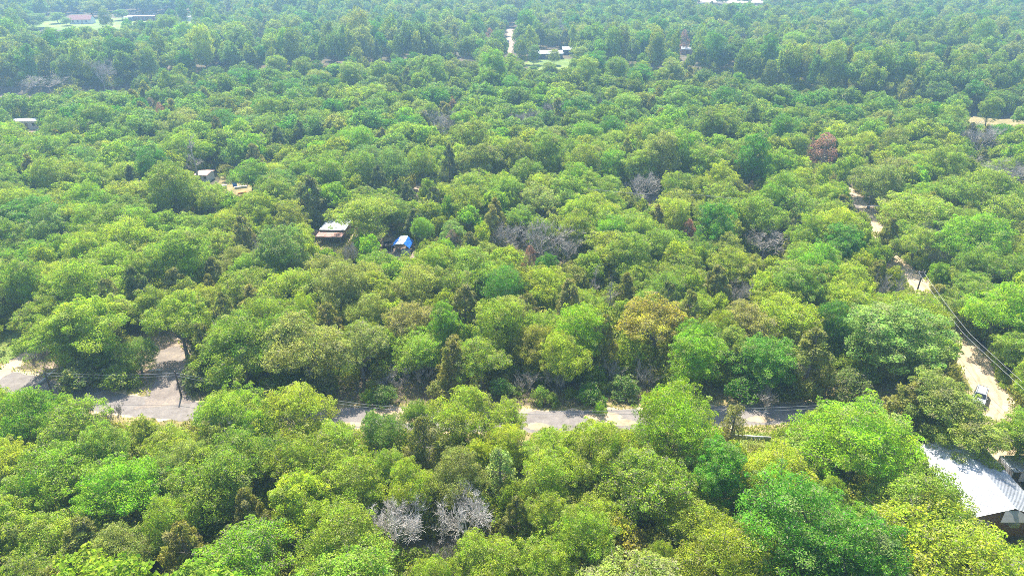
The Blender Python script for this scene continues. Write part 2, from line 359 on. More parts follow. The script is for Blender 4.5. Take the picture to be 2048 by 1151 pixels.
# white lean-to on its far side
ls = thing('white_lean_to', 'small white open lean-to with a pale broken roof behind the metal roofed house', 'shed', (61.3, 64.2, 0))
MB().box((0, 1.3, 1.1), (3.0, .12, 2.2)).build('back_wall', WHITE, ls)
MB().box((-1.45, 0, 1.1), (.1, 2.5, 2.2)).build('side_wall', WHITE, ls)
MB().box((.55, -1.25, 1.45), (1.9, .1, 1.5)).build('front_panel', WHITE, ls)
MB().box((1.5, -1.2, 1.1), (.12, .12, 2.2)).build('post', OLDWOOD, ls)
for k in range(5): MB().box((-1.2 + .62 * k, .05, 2.28 + .03 * (k % 2)), (.56, 2.9, .05), 0, .05).build('roof_sheet', METAL if k != 2 else GREY_SHINGLE, ls)
tb = thing('rusty_table', 'low rust brown board table in the yard beside the metal roofed house', 'table', (62.2, 58.9, 0), .4)
MB().box((0, 0, .72), (1.7, 1.1, .06)).build('table_top', PINKROOF, tb)
for a, b in ((-.7, -.4), (.7, -.4), (.7, .4), (-.7, .4)): MB().box((a, b, .345), (.07, .07, .69)).build('leg', OLDWOOD, tb)

# simple gabled or flat far houses
def gable_house(name, label, cat, loc, rz, L, W, wall_h, roof_h, wm, rm, wins, over=.35):
    t = thing(name, label, cat, loc, rz)
    m = MB(); m.v = []; prof = [(-W / 2, 0), (W / 2, 0), (W / 2, wall_h - .05), (0, wall_h + roof_h - .08), (-W / 2, wall_h - .05)]
    vs = [(-L / 2, x, z) for x, z in prof] + [(L / 2, x, z) for x, z in prof]
    m.add(vs, [(0, 1, 2, 3, 4), (9, 8, 7, 6, 5)] + [(i + 5, (i + 1) % 5 + 5, (i + 1) % 5, i) for i in range(5)]); m.build('wall', wm, t)
    for s in (-1, 1):
        r = MB(); e = W / 2 + over; ze = wall_h - over * roof_h / (W / 2)
        r.add([(-L / 2 - over, s * e, ze), (L / 2 + over, s * e, ze), (L / 2 + over, 0, wall_h + roof_h), (-L / 2 - over, 0, wall_h + roof_h),
               (-L / 2 - over, s * e, ze + .12), (L / 2 + over, s * e, ze + .12), (L / 2 + over, 0, wall_h + roof_h + .12), (-L / 2 - over, 0, wall_h + roof_h + .12)],
              [(3, 2, 1, 0), (4, 5, 6, 7), (0, 1, 5, 4), (1, 2, 6, 5), (2, 3, 7, 6), (3, 0, 4, 7)]); r.build('roof', rm, t)
    for kind, x, z, ww, hh in wins:
        if kind == 'w': window(t, (x, -W / 2 - .02, z), ww, hh, 0)
        else: MB().box((x, -W / 2 - .03, hh / 2 + .05), (ww, .08, hh)).build('door', wm if kind == 'p' else OLDWOOD, t)
    return t
gable_house('white_house', 'white house with a brownish red gable roof standing on the far lawn', 'house', tuple(P(166, 47)), .08, 14.0, 7.0, 2.9, 2.3, WHITE, BROWN_ROOF,
            [('w', -4.6, 1.7, 1.1, 1.2), ('w', -1.4, 1.7, 1.1, 1.2), ('d', 1.2, 0, 1.0, 2.1), ('w', 4.2, 1.6, 1.2, 1.3)])
gable_house('red_mobile_home', 'dark red mobile home with a low white roof at the edge of the far lawn', 'mobile home', tuple(P(286, 41)), .03, 18, 4.4, 3.0, .35, REDWALL, WHITE,
            [('w', -6, 1.7, 1.2, 1.1), ('w', -3, 1.7, 1.4, 1.3), ('d', 0, 0, 1.0, 2.1), ('w', 3, 1.7, 1.2, 1.1), ('w', 6.5, 1.7, 1.2, 1.1)])
cp = thing('white_carport', 'white flat carport attached beside the dark red mobile home', 'carport', tuple(P(259, 42)), .03)
MB().box((0, 0, 2.6), (6.5, 5, .14)).build('roof', WHITE, cp); MB().box((1.5, 1.0, 1.2), (3.0, 2.6, 2.4)).build('store_room', BLUEWALL, cp)
for a, b in ((-3, -2.2), (3, -2.2), (3, 2.2), (-3, 2.2)): MB().box((a, b, 1.265), (.12, .12, 2.53)).build('post', WHITE, cp)
gable_house('white_shed', 'small white shed with a pale roof among trees beyond the red mobile home', 'shed', tuple(P(374, 42)), .05, 6.0, 4, 2.6, .5, WHITE, WHITE, [('d', -1.2, 0, 1.2, 2.1), ('w', 1.4, 1.5, .9, .8)])
gable_house('tan_roof_house', 'far house whose tan roof peeks above the trees at the very top', 'house', tuple(P(455, 27)), .3, 11, 7, 3.2, 2.2, OLDWOOD, PINKROOF, [('w', -2, 1.6, 1.2, 1.1), ('w', 2, 1.6, 1.2, 1.1)])
gable_house('blue_house', 'long low slate blue house with a bright white metal roof behind a lawn', 'house', tuple(P(1092, 116)), .06, 16, 7.5, 2.7, .9, BLUEWALL, METAL,
            [('w', -6, 1.6, 1.2, 1.1), ('w', -3, 1.6, 1.2, 1.1), ('d', -.5, 0, 1.0, 2.0), ('w', 1.8, 1.5, 2.2, 1.3), ('w', 5.5, 1.6, 1.2, 1.1)])
gable_house('white_wing', 'white roofed wing at the east end of the long slate blue house', 'house', tuple(P(1137, 108)), .06, 6.5, 6.5, 2.7, .8, BLUEWALL, METAL, [('w', 0, 1.5, 1.2, 1.1)])
gable_house('brown_shed', 'little brown shed with a pinkish roof by the lawn of the blue house', 'shed', tuple(P(1050, 120)), .1, 4.5, 3.2, 2.1, .5, OLDWOOD, PINKROOF, [('d', 0, 0, 1.0, 1.8)])
gable_house('white_trailer_home', 'white trailer home between the trees at the west edge beyond the bushes', 'mobile home', tuple(P(62, 256)), .03, 8.5, 3.6, 2.7, .3, WHITE, WHITE, [('w', -2.3, 1.6, 1.0, 1.0), ('d', 0, 0, .9, 2.0), ('w', 2.4, 1.6, 1.0, 1.0)])
gable_house('pale_cabin', 'tiny pale cabin glimpsed between far treetops above the creek', 'shed', tuple(P(517, 76)), .5, 6, 4, 2.5, .7, WHITE, WHITE, [('d', 0, 0, 1.0, 1.9)])
gable_house('pink_cabin', 'small pale pink cabin beside a red brown dead tree far away', 'shed', tuple(P(1374, 108)), -.2, 6, 4, 2.6, .8, PINKROOF, WHITE, [('w', 0, 1.5, 1.0, 1.0)])
gable_house('low_brown_shed', 'low shed with a pinkish brown flat roof beside the tall bare tree', 'shed', tuple(P(412, 360)), -.12, 3.0, 3.8, 2.0, .3, WHITE, PINKROOF, [('d', -.6, 0, 1.0, 1.8), ('w', 1.0, 1.3, .8, .7)])
gable_house('white_roofed_shed', 'white roofed shed behind the parked car by the big red brown tree', 'shed', tuple(P(1690, 306)), .05, 4.5, 3.6, 2.3, .4, OLDWOOD, WHITE, [('d', 0, 0, 1.2, 1.9)])

# homestead: shed with metal roof, lower rusty roof, tarp shelter, trailer, leaning board, clutter
c0 = P(668, 478); hd = thing('metal_shed', 'grey shed with a pale sheet metal roof under the big spreading oak', 'shed', (c0[0] + .2, c0[1] + 2.4, 0), -.05)
MB().box((0, 0, 1.0), (4.8, 5.6, 2.0)).build('wall', OLDWOOD, hd)
for k in range(6): MB().box((-2.35 + .94 * k, 0, 2.42 + .012 * (k % 2)), (.92, 6.2, .05)).build('roof_sheet', METAL, hd)
MB().box((0, 0, 2.2), (4.86, 5.66, .34)).build('roof_beam', OLDWOOD, hd)
MB().box((-.6, -2.83, .95), (1.1, .07, 1.9)).build('door', GREY_SHINGLE, hd)
rl = thing('rusty_lean_to', 'lean-to with a rusty red sheet roof at the front of the metal shed', 'shed', (c0[0] - .1, c0[1] - 2.0, 0), -.05)
for k in range(6): MB().box((-2.35 + .94 * k, 0, 1.95 + .01 * (k % 2)), (.92, 2.6, .05)).build('roof_sheet', RUST, rl)
for a, b in ((-2.5, -1.1), (2.5, -1.1), (2.5, 1.0), (-2.5, 1.0)): MB().box((a, b, .96), (.12, .12, 1.92)).build('post', OLDWOOD, rl)
MB().box((0, 1.05, .95), (4.8, .06, 1.8)).build('back_wall', OLDWOOD, rl)
c1 = P(806, 501); tp = thing('tarp_shelter', 'shelter of blue and white tarpaulin on poles in the dirt clearing', 'shelter', c1, -.1)
def tarp(m, x0, x1, za, zb, y0, y1, n=6):
    rg = random.Random(int(x0 * 10) + 77); vs = []
    for i in range(n + 1):
        for j in range(n + 1):
            u, v = i / n, j / n; vs.append((x0 + (x1 - x0) * u, y0 + (y1 - y0) * v, za + (zb - za) * u - .12 * math.sin(math.pi * v) + rg.uniform(-.05, .05)))
    N = n + 1; k = len(vs); vs += [(a, b, c - .02) for a, b, c in vs]
    fs = [(i * N + j, (i + 1) * N + j, (i + 1) * N + j + 1, i * N + j + 1) for i in range(n) for j in range(n)]
    return m.add(vs, fs + [tuple(q + k for q in reversed(t)) for t in fs])
tarp(MB(), -2.0, -.9, 1.5, 2.35, -1.9, 2.0).build('blue_tarp', TARPBLUE, tp)
tarp(MB(), -.9, .75, 2.36, 2.50, -2.0, 2.0).build('white_tarp', TARPWHITE, tp)
tarp(MB(), .75, 1.9, 2.48, 1.5, -1.9, 2.0).build('blue_tarp', TARPBLUE, tp)
for a, b, h in ((-1.9, -1.8, 1.5), (-.9, -1.9, 2.3), (.8, -1.9, 2.42), (1.85, -1.8, 1.5), (-1.9, 1.9, 1.5), (1.85, 1.9, 1.5)):
    MB().tube([(a, b, 0), (a, b, h)], [.04, .04], 6).build('pole', METAL, tp)
MB().box((.9, -1.1, .4), (1.7, .9, .8)).build('crate', WHITE, tp)
c2 = P(777, 496); tr = thing('black_trailer', 'low black utility trailer parked next to the blue tarp shelter', 'trailer', c2, .15)
MB().box((0, 0, .55), (1.9, 2.6, .1)).build('bed', BLACK, tr)
for a, b, sx, sy in ((-.93, 0, .06, 2.6), (.93, 0, .06, 2.6), (0, 1.28, 1.8, .06), (0, -1.28, 1.8, .06)): MB().box((a, b, .85), (sx, sy, .5)).build('side_board', BLACK, tr)
MB().tube([(0, -1.3, .5), (0, -2.4, .45)], [.05, .05], 6).build('tow_bar', BLACK, tr)
def wheel(parent, x, y, r, wd, rim=METAL, ax=(1, 0, 0)):
    o = MB().tube([(x - wd / 2, y, r), (x - wd * .4, y, r), (x + wd * .4, y, r), (x + wd / 2, y, r)], [r * .9, r, r, r * .9], 14).build('wheel', TYRE, parent)
    MB().tube([(x - wd / 2 - .02, y, r), (x + wd / 2 + .02, y, r)], [r * .6, r * .6], 12).build('rim', rim, o); return o
for s in (-1, 1): wheel(tr, s * 1.08, .1, .33, .2)
lb = thing('leaning_board', 'pale sheet of plywood leaning up beside the dark cedar', 'board', P(634, 478), .35)
MB().box((0, 0, 1.0), (1.4, .05, 2.2), 0, .22).build('sheet', PINKROOF, lb); MB().box((.3, .12, .95), (.08, .07, 2.0), 0, .22).build('batten', OLDWOOD, lb)
def clutter(name, label, cat, px, py, size, mat, rz=0.0, lid=None):
    p = P(px, py); t = thing(name, label, cat, (p[0], p[1], 0), rz)
    MB().box((0, 0, size[2] * .45), (size[0], size[1], size[2] * .9)).build('body', mat, t)
    MB().box((0, 0, size[2] * .95 + .004), (size[0] * 1.06, size[1] * 1.06, size[2] * .1)).build('lid', lid or mat, t)
clutter('cooler_box', 'pale blue cooler box on the dirt next to the thick oak trunks', 'cooler', 753, 481, (.9, .6, .7), TARPWHITE, .2, WHITE)
clutter('storage_box', 'dark grey storage box in the dirt clearing behind the tarp shelter', 'box', 791, 469, (1.3, .7, .8), BLUEWALL, .3)
clutter('red_bin', 'small red bin in the shade between the metal shed and the oak', 'bin', 718, 464, (.7, .6, .8), REDSTUFF)
clutter('white_chest', 'white chest in the junk yard beside the pinkish shed', 'box', 447, 376, (1.6, .8, .8), WHITE, .4)
clutter('blue_drum_box', 'dark blue container standing in the junk yard grass', 'box', 470, 371, (.9, .8, 1.2), TARPBLUE, .1, BLACK)
clutter('white_panel_box', 'long white trough lying in the junk yard grass', 'trough', 482, 376, (3.0, .5, .5), WHITE, .35)
clutter('pale_table_box', 'pale workbench at the back of the junk yard', 'workbench', 474, 360, (2.2, .9, .9), TARPWHITE, -.1)
clutter('orange_cover', 'orange covered heap in front of the white trough', 'heap', 484, 386, (1.8, 1.1, .4), YELLOWSTUFF, .5)
clutter('wreck_panel', 'rusty red and blue metal box half hidden under oaks near the driveway', 'box', 299, 572, (1.6, 1.0, 1.3), BLUEWALL, .2, RUST)
def pile(px, py, label, n, seed):
    rg = random.Random(seed); p = P(px, py); t = thing('timber_pile', label, 'wood pile', (p[0], p[1], 0), rg.uniform(0, 3))
    for k in range(n):
        MB().box((rg.uniform(-1, 1), rg.uniform(-.8, .8), .09 + .1 * (k // 3)), (rg.uniform(1.2, 2.6), .18, .08), rg.uniform(-.7, .7)).build('plank', OLDWOOD, t)
pile(826, 382, 'pale heap of old boards on bare dirt under tall thin oaks', 12, 5)
pile(770, 470, 'scattered old boards on the dirt behind the black trailer', 9, 6)
pile(838, 478, 'scattered old boards on the dirt right behind the tarp shelter', 8, 7)

# ------------------------------------------------------------------ vehicles
def suv(label, loc, rz, paint, name='parked_suv'):
    """nose towards local -y"""
    t = thing(name, label, 'car', loc, rz)
    side = [(-2.35, .45), (-2.4, .75), (-2.25, .98), (-1.15, 1.08), (-.45, 1.68), (1.95, 1.70), (2.3, 1.12), (2.38, .5)]
    def ring(prof, w0, w1, zb):
        m = MB(); vs = []
        for s in (-1, 1):
            for y, z in prof: vs.append((s * (w0 if z < zb else w1), y, z))
        n = len(prof); return m.add(vs, [tuple(range(n - 1, -1, -1)), tuple(range(n, 2 * n))] + [(i, (i + 1) % n, (i + 1) % n + n, i + n) for i in range(n)])
    ring(side, .93, .76, 1.12).build('body', paint, t)
    m = MB(); m.add([(-.80, -1.10, 1.135), (.80, -1.10, 1.135), (.70, -.51, 1.66), (-.70, -.51, 1.66)], [(0, 1, 2, 3)])
    m2 = MB().add([(x, y - .02, z + .02) for x, y, z in m.v] + [(x, y + .03, z - .03) for x, y, z in m.v], [(0, 1, 2, 3), (7, 6, 5, 4), (0, 4, 5, 1), (1, 5, 6, 2), (2, 6, 7, 3), (3, 7, 4, 0)]); m2.build('windscreen', GLASS, t)
    MB().box((0, 2.17, 1.42), (1.4, .05, .42)).build('rear_window', GLASS, t)
    for s in (-1, 1):
        for y, ly in ((-.25, .85), (.75, .95), (1.6, .55)): MB().box((s * .835, y, 1.36), (.06, ly, .36), 0, s * -.28).build('side_window', GLASS, t)
        MB().box((s * .68, -2.36, .78), (.36, .1, .17)).build('headlight', WHITE, t)
        MB().box((s * .97, -.75, 1.12), (.2, .12, .14)).build('mirror', paint, t)
        for y in (-1.5, 1.5): wheel(t, s * .84, y, .37, .24)
    MB().box((0, -2.39, .68), (.9, .08, .25)).build('grille', BLACK, t)
    MB().box((0, -2.42, .46), (1.75, .14, .16)).build('bumper', BLACK, t)
    for s in (-1, 1): MB().tube([(s * .62, -.3, 1.76), (s * .62, 1.8, 1.77)], [.025, .025], 5).build('roof_rail', BLACK, t)
    return t
pv = P(1957, 800); suv('silver grey station wagon parked on the edge of the sand road', (pv[0], pv[1], .02), -.67, SILVER).scale = (.87, .87, .87)
suv('dark car driving on the distant pale sand road', (-2.6, 412, .02), .05, DARKCAR, 'dark_car')
suv('pale car parked beside the big red brown tree', tuple(P(1676, 319) + np.array([0, 0, .01])), -1.1, SILVER, 'pale_car')
suv('dark blue car parked below the brick end of the metal roofed house', (55.6, 50.6, .01), 1.2, DARKCAR, 'blue_car')

# ------------------------------------------------------------------ tree prototypes
def set_mesh(name, v, f4, mat, tone=None):
    me = bpy.data.meshes.new(name); n, m = len(v), len(f4)
    me.vertices.add(n); me.vertices.foreach_set('co', np.asarray(v, np.float32).ravel())
    me.loops.add(m * 4); me.loops.foreach_set('vertex_index', np.asarray(f4, np.int32).ravel())
    me.polygons.add(m); me.polygons.foreach_set('loop_start', np.arange(0, m * 4, 4, dtype=np.int32)); me.polygons.foreach_set('loop_total', np.full(m, 4, np.int32))
    me.materials.append(mat); me.update(calc_edges=True)
    if tone is not None:
        a = me.attributes.new('tone', 'FLOAT_COLOR', 'FACE'); a.data.foreach_set('color', np.concatenate([tone, np.ones((m, 1))], 1).astype(np.float32).ravel())
    me.validate(); return me
def unit(a): return a / (np.linalg.norm(a, axis=-1, keepdims=True) + 1e-9)
def leaves(rng, pos, out, size, aspect=.55, flat=.55, rnd=.75, axis=None):
    """one small bent-free leaf spray per position"""
    n = len(pos); nn = unit(out * .5 + np.array([0, 0, flat]) + rng.normal(size=(n, 3)) * rnd)
    a = axis + rng.normal(size=(n, 3)) * .35 if axis is not None else rng.normal(size=(n, 3))
    t = unit(a - (a * nn).sum(1, keepdims=True) * nn); b = np.cross(nn, t)
    s = (size * rng.uniform(.55, 1.3, n))[:, None]; k = s * aspect * rng.uniform(.7, 1.3, (n, 1)); cup = nn * s * .18
    v = np.stack([pos - t * s, pos + b * k + cup, pos + t * s, pos - b * k + cup], 1).reshape(-1, 3)
    return v, np.arange(4 * n).reshape(n, 4)
def spread_dirs(rng, n, zmin, tries=14):
    out = []
    for _ in range(n):
        c = rng.normal(size=(tries * 3, 3)); c = unit(c); c = c[c[:, 2] > zmin][:tries]
        if not out: out.append(c[0]); continue
        d = np.min(np.linalg.norm(c[:, None] - np.array(out)[None], axis=2), 1); out.append(c[np.argmax(d)])
    return np.array(out)
def crown_shape(rng, R, z0, z1, nl, zmin, fill=.12, rl=(.75, 1.35), skew=.14, majors=None):
    """lobe centres and radii for a crown between heights z0..z1: several domes on the main limbs, each a heap of lobes"""
    K = majors or int(rng.integers(6, 9)); dep = z1 - z0; C_, r_ = [], []
    for k in range(K):
        if k == 0: mc = np.array([rng.normal() * .12 * R, rng.normal() * .12 * R, 0]); mr = R * rng.uniform(.48, .6); zt = z1
        else:
            a = 6.283 * (k + rng.uniform(-.32, .32)) / (K - 1); q = R * rng.uniform(.42, .68); mr = min(R * rng.uniform(.34, .5), R * 1.12 - q)
            mc = np.array([q * math.cos(a), q * math.sin(a), 0]); zt = z1 - dep * rng.uniform(.06, .5)
        n = max(4, int(nl * (mr / R) ** 2 * 1.35)); d = spread_dirs(rng, n, zmin)
        r = np.clip(rng.uniform(*rl, n) * (mr / (R * .5)) ** .5, .35, mr); hz = min(mr * rng.uniform(.7, 1.0), dep * .6)
        if zmin < -.5: lowz = np.where(d[:, 2] < 0, (zt - hz - z0) * .9, hz)
        else: lowz = hz
        inn = np.where(rng.uniform(size=n) < fill, rng.uniform(.3, .7, n), 1.0)
        c = mc + np.stack([d[:, 0] * np.maximum(mr - r * .6, .1) * inn, d[:, 1] * np.maximum(mr - r * .6, .1) * inn, zt - hz + d[:, 2] * lowz * inn - r * .4], 1)
        C_.append(c + rng.normal(size=c.shape) * .1); r_.append(r)
        e = d[np.repeat(np.arange(n), 2)] + rng.normal(size=(2 * n, 3)) * .45; e = unit(e); e[:, 2] = np.abs(e[:, 2]) * .8 + .1
        q = np.repeat(np.arange(n), 2); sr = rng.uniform(.22, .42, 2 * n) * min(1.0, R / 3)
        C_.append(C_[-1][q] + e * (r[q] * rng.uniform(.75, 1.15, 2 * n))[:, None]); r_.append(sr)
    c = np.concatenate(C_); r = np.concatenate(r_); c[:, 2] = np.maximum(c[:, 2], z0 + r * .3)
    return c, r
def crown_mesh(name, rng, c, r, n, size, mat, squash=.78, aspect=.55, dry=.03, flat=.55, axis_up=False, tone_sd=.18, droop=0.):
    w = r ** 1.9 / (r ** 1.9).sum(); li = rng.choice(len(c), n, p=w); mid = np.array([0, 0, c[:, 2].mean()])
    outl = unit(c - mid)[li]; d = unit(rng.normal(size=(n, 3)) + outl * .55 + np.array([0, 0, .45]))
    rad = r[li] * np.clip(1.0 - np.abs(rng.normal(size=n)) * .2 + (rng.uniform(size=n) < .07) * rng.uniform(0, .45, n), .2, 1.5)
    pos = c[li] + d * rad[:, None] * np.array([1, 1, squash])
    ax = (d + np.array([0, 0, .9 - droop])) if axis_up else None
    v, f = leaves(rng, pos, d, size, aspect, flat, .75, ax)
    tl = np.clip(rng.normal(.5, tone_sd, len(c)), 0, 1)[li]; hl = np.clip(rng.normal(.5, .28, len(c)), 0, 1)[li]
    tone = np.stack([np.clip(tl + rng.normal(size=n) * .24, 0, 1), np.clip(hl + rng.normal(size=n) * .15, 0, 1), np.maximum((rng.uniform(size=n) < dry) * rng.uniform(.4, .95, n), ((rng.uniform(size=len(c)) < .09) * rng.uniform(.1, .45, len(c)))[li])], 1)
    return set_mesh(name, v, f, mat, tone)
def trunk_mesh(name, rng, c, r, H, r0, fork, limbs, twigs, sides=6, twig_r=.028, mat=BARK):
    m = MB(); lean = rng.normal(size=2) * .25; top = np.array([lean[0], lean[1], fork])
    m.tube([(0, 0, -.3), (lean[0] * .3, lean[1] * .3, fork * .35), tuple(top)], [r0 * 1.35, r0, r0 * .8], sides + 2)
    order = rng.permutation(len(c))
    for i, k in enumerate(order):
        if i < limbs:
            e = c[k]; mid = top + (e - top) * .5 + rng.normal(size=3) * .3 + np.array([0, 0, .2]); q = r0 * rng.uniform(.32, .55)
            m.tube([top - [0, 0, .15], mid, e, e + (e - mid) * .35], [q, q * .65, q * .3, q * .1], sides - 1)
        for _ in range(twigs):
            d = unit(rng.normal(size=3) + unit(c[k] - np.array([0, 0, c[:, 2].mean()])) * .8 + np.array([0, 0, .5])); L = r[k] * rng.uniform(.8, 1.12)
            m.tube([c[k], c[k] + d * L * .6 + rng.normal(size=3) * .08, c[k] + d * L], [twig_r, twig_r * .8, twig_r * .4], 3, False)
    return m.data(name, mat)
def branchy(m, rng, p, d, L, r, depth, kids=(3, 5), spread=.75, up=.12, minr=.02, shrink=.66):
    n = 3; pts = [p]; q = p.copy(); dd = d.copy()
    for i in range(n):
        dd = unit(dd + rng.normal(size=3) * .17 + np.array([0, 0, up])); q = q + dd * L / n; pts.append(q.copy())
    m.tube(pts, [r, r * .82, r * .64, max(r * .45, minr * .7)], 5 if r > .06 else 3, False)
    if depth == 0: return
    for k in range(rng.integers(*kids)):
        t = rng.uniform(.35, 1.0); j = min(int(t * n), n - 1); s = pts[j] + (pts[j + 1] - pts[j]) * (t * n - j)
        nd = unit(dd + unit(rng.normal(size=3)) * spread + np.array([0, 0, up]))
        branchy(m, rng, s, nd, L * rng.uniform(.5, .8), max(r * shrink * rng.uniform(.6, .95), minr), depth - 1, kids, spread, up, minr, shrink)

PROTO = {}   # kind -> list of (trunk mesh, crown mesh, R0, H0)
def make_oak(kind, seed, R=4.0, H=8.2, z0=2.6, nl=46, n=32000, size=.080, zmin=-.25, rl=(.7, 1.2), twigs=1, squash=.8, fork=2.6, r0=.2, dry=.07, **kw):
    rng = np.random.default_rng(seed); c, r = crown_shape(rng, R, z0, H, nl, zmin, rl=rl)
    cm = crown_mesh('crown', rng, c, r, n, size, LEAF, squash, dry=dry, **kw)
    tm = trunk_mesh('trunk', rng, c, r, H, r0, fork, 11, twigs)
    PROTO.setdefault(kind, []).append((tm, cm, R, H))
for s in range(7): make_oak('oak', 10 + s, nl=52 + 3 * s, rl=(.6, 1.1))
for s in range(3): make_oak('scrub_oak', 30 + s, R=3.6, H=7.6, nl=64, n=20000, twigs=2, dry=.12, rl=(.45, .85))
for s in range(3): make_oak('elm', 40 + s, R=3.7, H=10.0, z0=2.4, nl=70, n=32000, size=.09, zmin=-.75, rl=(.6, 1.05), squash=.9, twigs=1, fork=3.2)
for s in range(2): make_oak('lush', 50 + s, R=4.6, H=10.5, z0=2.2, nl=64, n=34000, size=.095, zmin=-.6, rl=(.7, 1.25), squash=.65, twigs=1, aspect=.4, fork=3.0, tone_sd=.24)
for s in range(3): make_oak('bush', 60 + s, R=2.0, H=2.9, z0=.1, nl=26, n=4500, size=.105, zmin=-.4, rl=(.5, .85), twigs=2, fork=.5, r0=.06)
def make_cedar(kind, seed, R=2.6, H=8.0, n=12000, size=.17, bare=.0, taper=1.0, mat=NEEDLE, dry=.06):
    rng = np.random.default_rng(seed); nl = 70; c = []; r = []
    for k in range(nl):
        u = rng.uniform(.0, 1) ** .85; z = H * (.10 + .86 * u); pr = R * (1 - u) ** (.62 * taper) * (1 if u > .12 else .7) + .12; a = rng.uniform(0, 6.28) + k * 2.4
        q = pr * rng.uniform(.55, 1.0); c.append((q * math.cos(a), q * math.sin(a), z)); r.append(rng.uniform(.38, .7) * (1.1 - .45 * u))
    c = np.array(c); r = np.array(r); cm = crown_mesh('crown', rng, c, r, n, size, mat, 1.15, aspect=.24, dry=dry, flat=.1, axis_up=True, tone_sd=.2)
    m = MB(); m.tube([(0, 0, -.3), (.05, 0, H * .4), (0, .05, H * .97)], [.17, .12, .02], 6)
    for k in range(nl):
        if rng.uniform() < .75:
            e = c[k]; b = np.array([0, 0, max(e[2] - np.hypot(e[0], e[1]) * .55, .3)]); m.tube([b, (b + e) / 2 + [0, 0, -.05], e, e + (e - b) * .22], [.04, .03, .02, .008], 3, False)
    PROTO.setdefault(kind, []).append((m.data('trunk', GREYWOOD if bare else BARK), cm, R, H))
for s in range(4): make_cedar('cedar', 70 + s, R=2.5 + .3 * (s % 2), H=8)
for s in range(2): make_cedar('young_cedar', 76 + s, R=1.5, H=6.5, n=3000, size=.17)
for s in range(2): make_cedar('brown_cedar', 80 + s, R=2.5, H=7, n=3800, size=.14, bare=1, dry=.0)
def make_dead(kind, seed, H=8.0, R=4.0, stems=1, mat=DEADWOOD, depth=4, kids=(3, 5), spread=.8, r0=.17, up=.1, fork=2.4):
    rng = np.random.default_rng(seed); tr_ = MB(); br = []
    tr_.tube([(0, 0, -.3), (.1, .05, fork * .5), (.15, 0, fork)], [r0 * 1.3, r0, r0 * .85], 7)
    for k in range(5):
        a = 6.28 * k / 5 + rng.uniform(-.4, .4); m = MB()
        d = unit(np.array([math.cos(a), math.sin(a), rng.uniform(.35, 1.1)]))
        branchy(m, rng, np.array([.15, 0, fork - rng.uniform(.05, .6)]), d, (H - fork) * rng.uniform(.5, .72), r0 * .6, depth, kids, spread, up)
        br.append(m.data('branch', mat))
    PROTO.setdefault(kind, []).append((tr_.data('trunk', mat), br, R, H))
for s in range(2): make_dead('white_dead', 90 + s, H=7.6, R=5.0, depth=4, kids=(4, 6), r0=.20, spread=.9)
for s in range(2): make_dead('grey_dead', 94 + s, H=8.0, R=4.0, mat=GREYWOOD, depth=4, kids=(3, 6), r0=.13, spread=.9)
def make_snag(seed, H=11.0, R=2.6, mat=GREYWOOD):
    rng = np.random.default_rng(seed); tm = MB().tube([(0, 0, -.3), (.1, .05, H * .4), (-.1, .1, H * .75), (.05, 0, H)], [.17, .13, .07, .015], 7).data('trunk', mat); br = []
    for k in range(16):
        u = rng.uniform(.28, .97); a = 2.4 * k + rng.uniform(-.5, .5); m = MB(); L = R * (1.05 - u) ** .6 * rng.uniform(.7, 1.15) * .62
        branchy(m, rng, np.array([0, .05, H * u]), unit(np.array([math.cos(a), math.sin(a), rng.uniform(.1, .8)])), L, .05 * (1.3 - u), 3, (3, 5), .75, .12, .016); br.append(m.data('branch', mat))
    PROTO.setdefault('tall_dead', []).append((tm, br, R, H))
for s in range(2): make_snag(97 + s)
for s in range(2): make_dead('bare_shrub', 100 + s, H=3.6, R=1.8, mat=GREYWOOD, depth=4, kids=(3, 5), r0=.05, fork=.5, up=.2)

# lighter crowns for the far wood
FAR = []
def far_proto(seed, kind):
    rng = np.random.default_rng(seed)
    if kind == 'cedar':
        c = []; r = []
        for k in range(30):
            u = rng.uniform(); a = rng.uniform(0, 6.28); q = 2.5 * (1 - u) ** .62 * rng.uniform(.6, 1); c.append((q * math.cos(a), q * math.sin(a), 8 * (.12 + .83 * u))); r.append(.7)
        c = np.array(c); r = np.array(r); return crown_mesh('far_crown', rng, c, r, 3000, .24, LEAF, 1.1, .35, .02, .1, True)
    zmin, H, nl, R = {'oak': (-.25, 8.2, 40, 4.0), 'tall': (-.75, 11.5, 60, 4.2)}[kind]
    c, r = crown_shape(rng, R, 2.0, H, nl + 12, zmin, rl=(.65, 1.2))
    return crown_mesh('far_crown', rng, c, r, 9000 if kind == 'oak' else 11000, .165, LEAF, .78, .6, .02)
for s in range(6): FAR.append((far_proto(200 + s, 'oak'), 4.0, 8.2))
for s in range(3): FAR.append((far_proto(210 + s, 'tall'), 4.2, 11.5))
for s in range(2): FAR.append((far_proto(220 + s, 'cedar'), 2.5, 8.0))

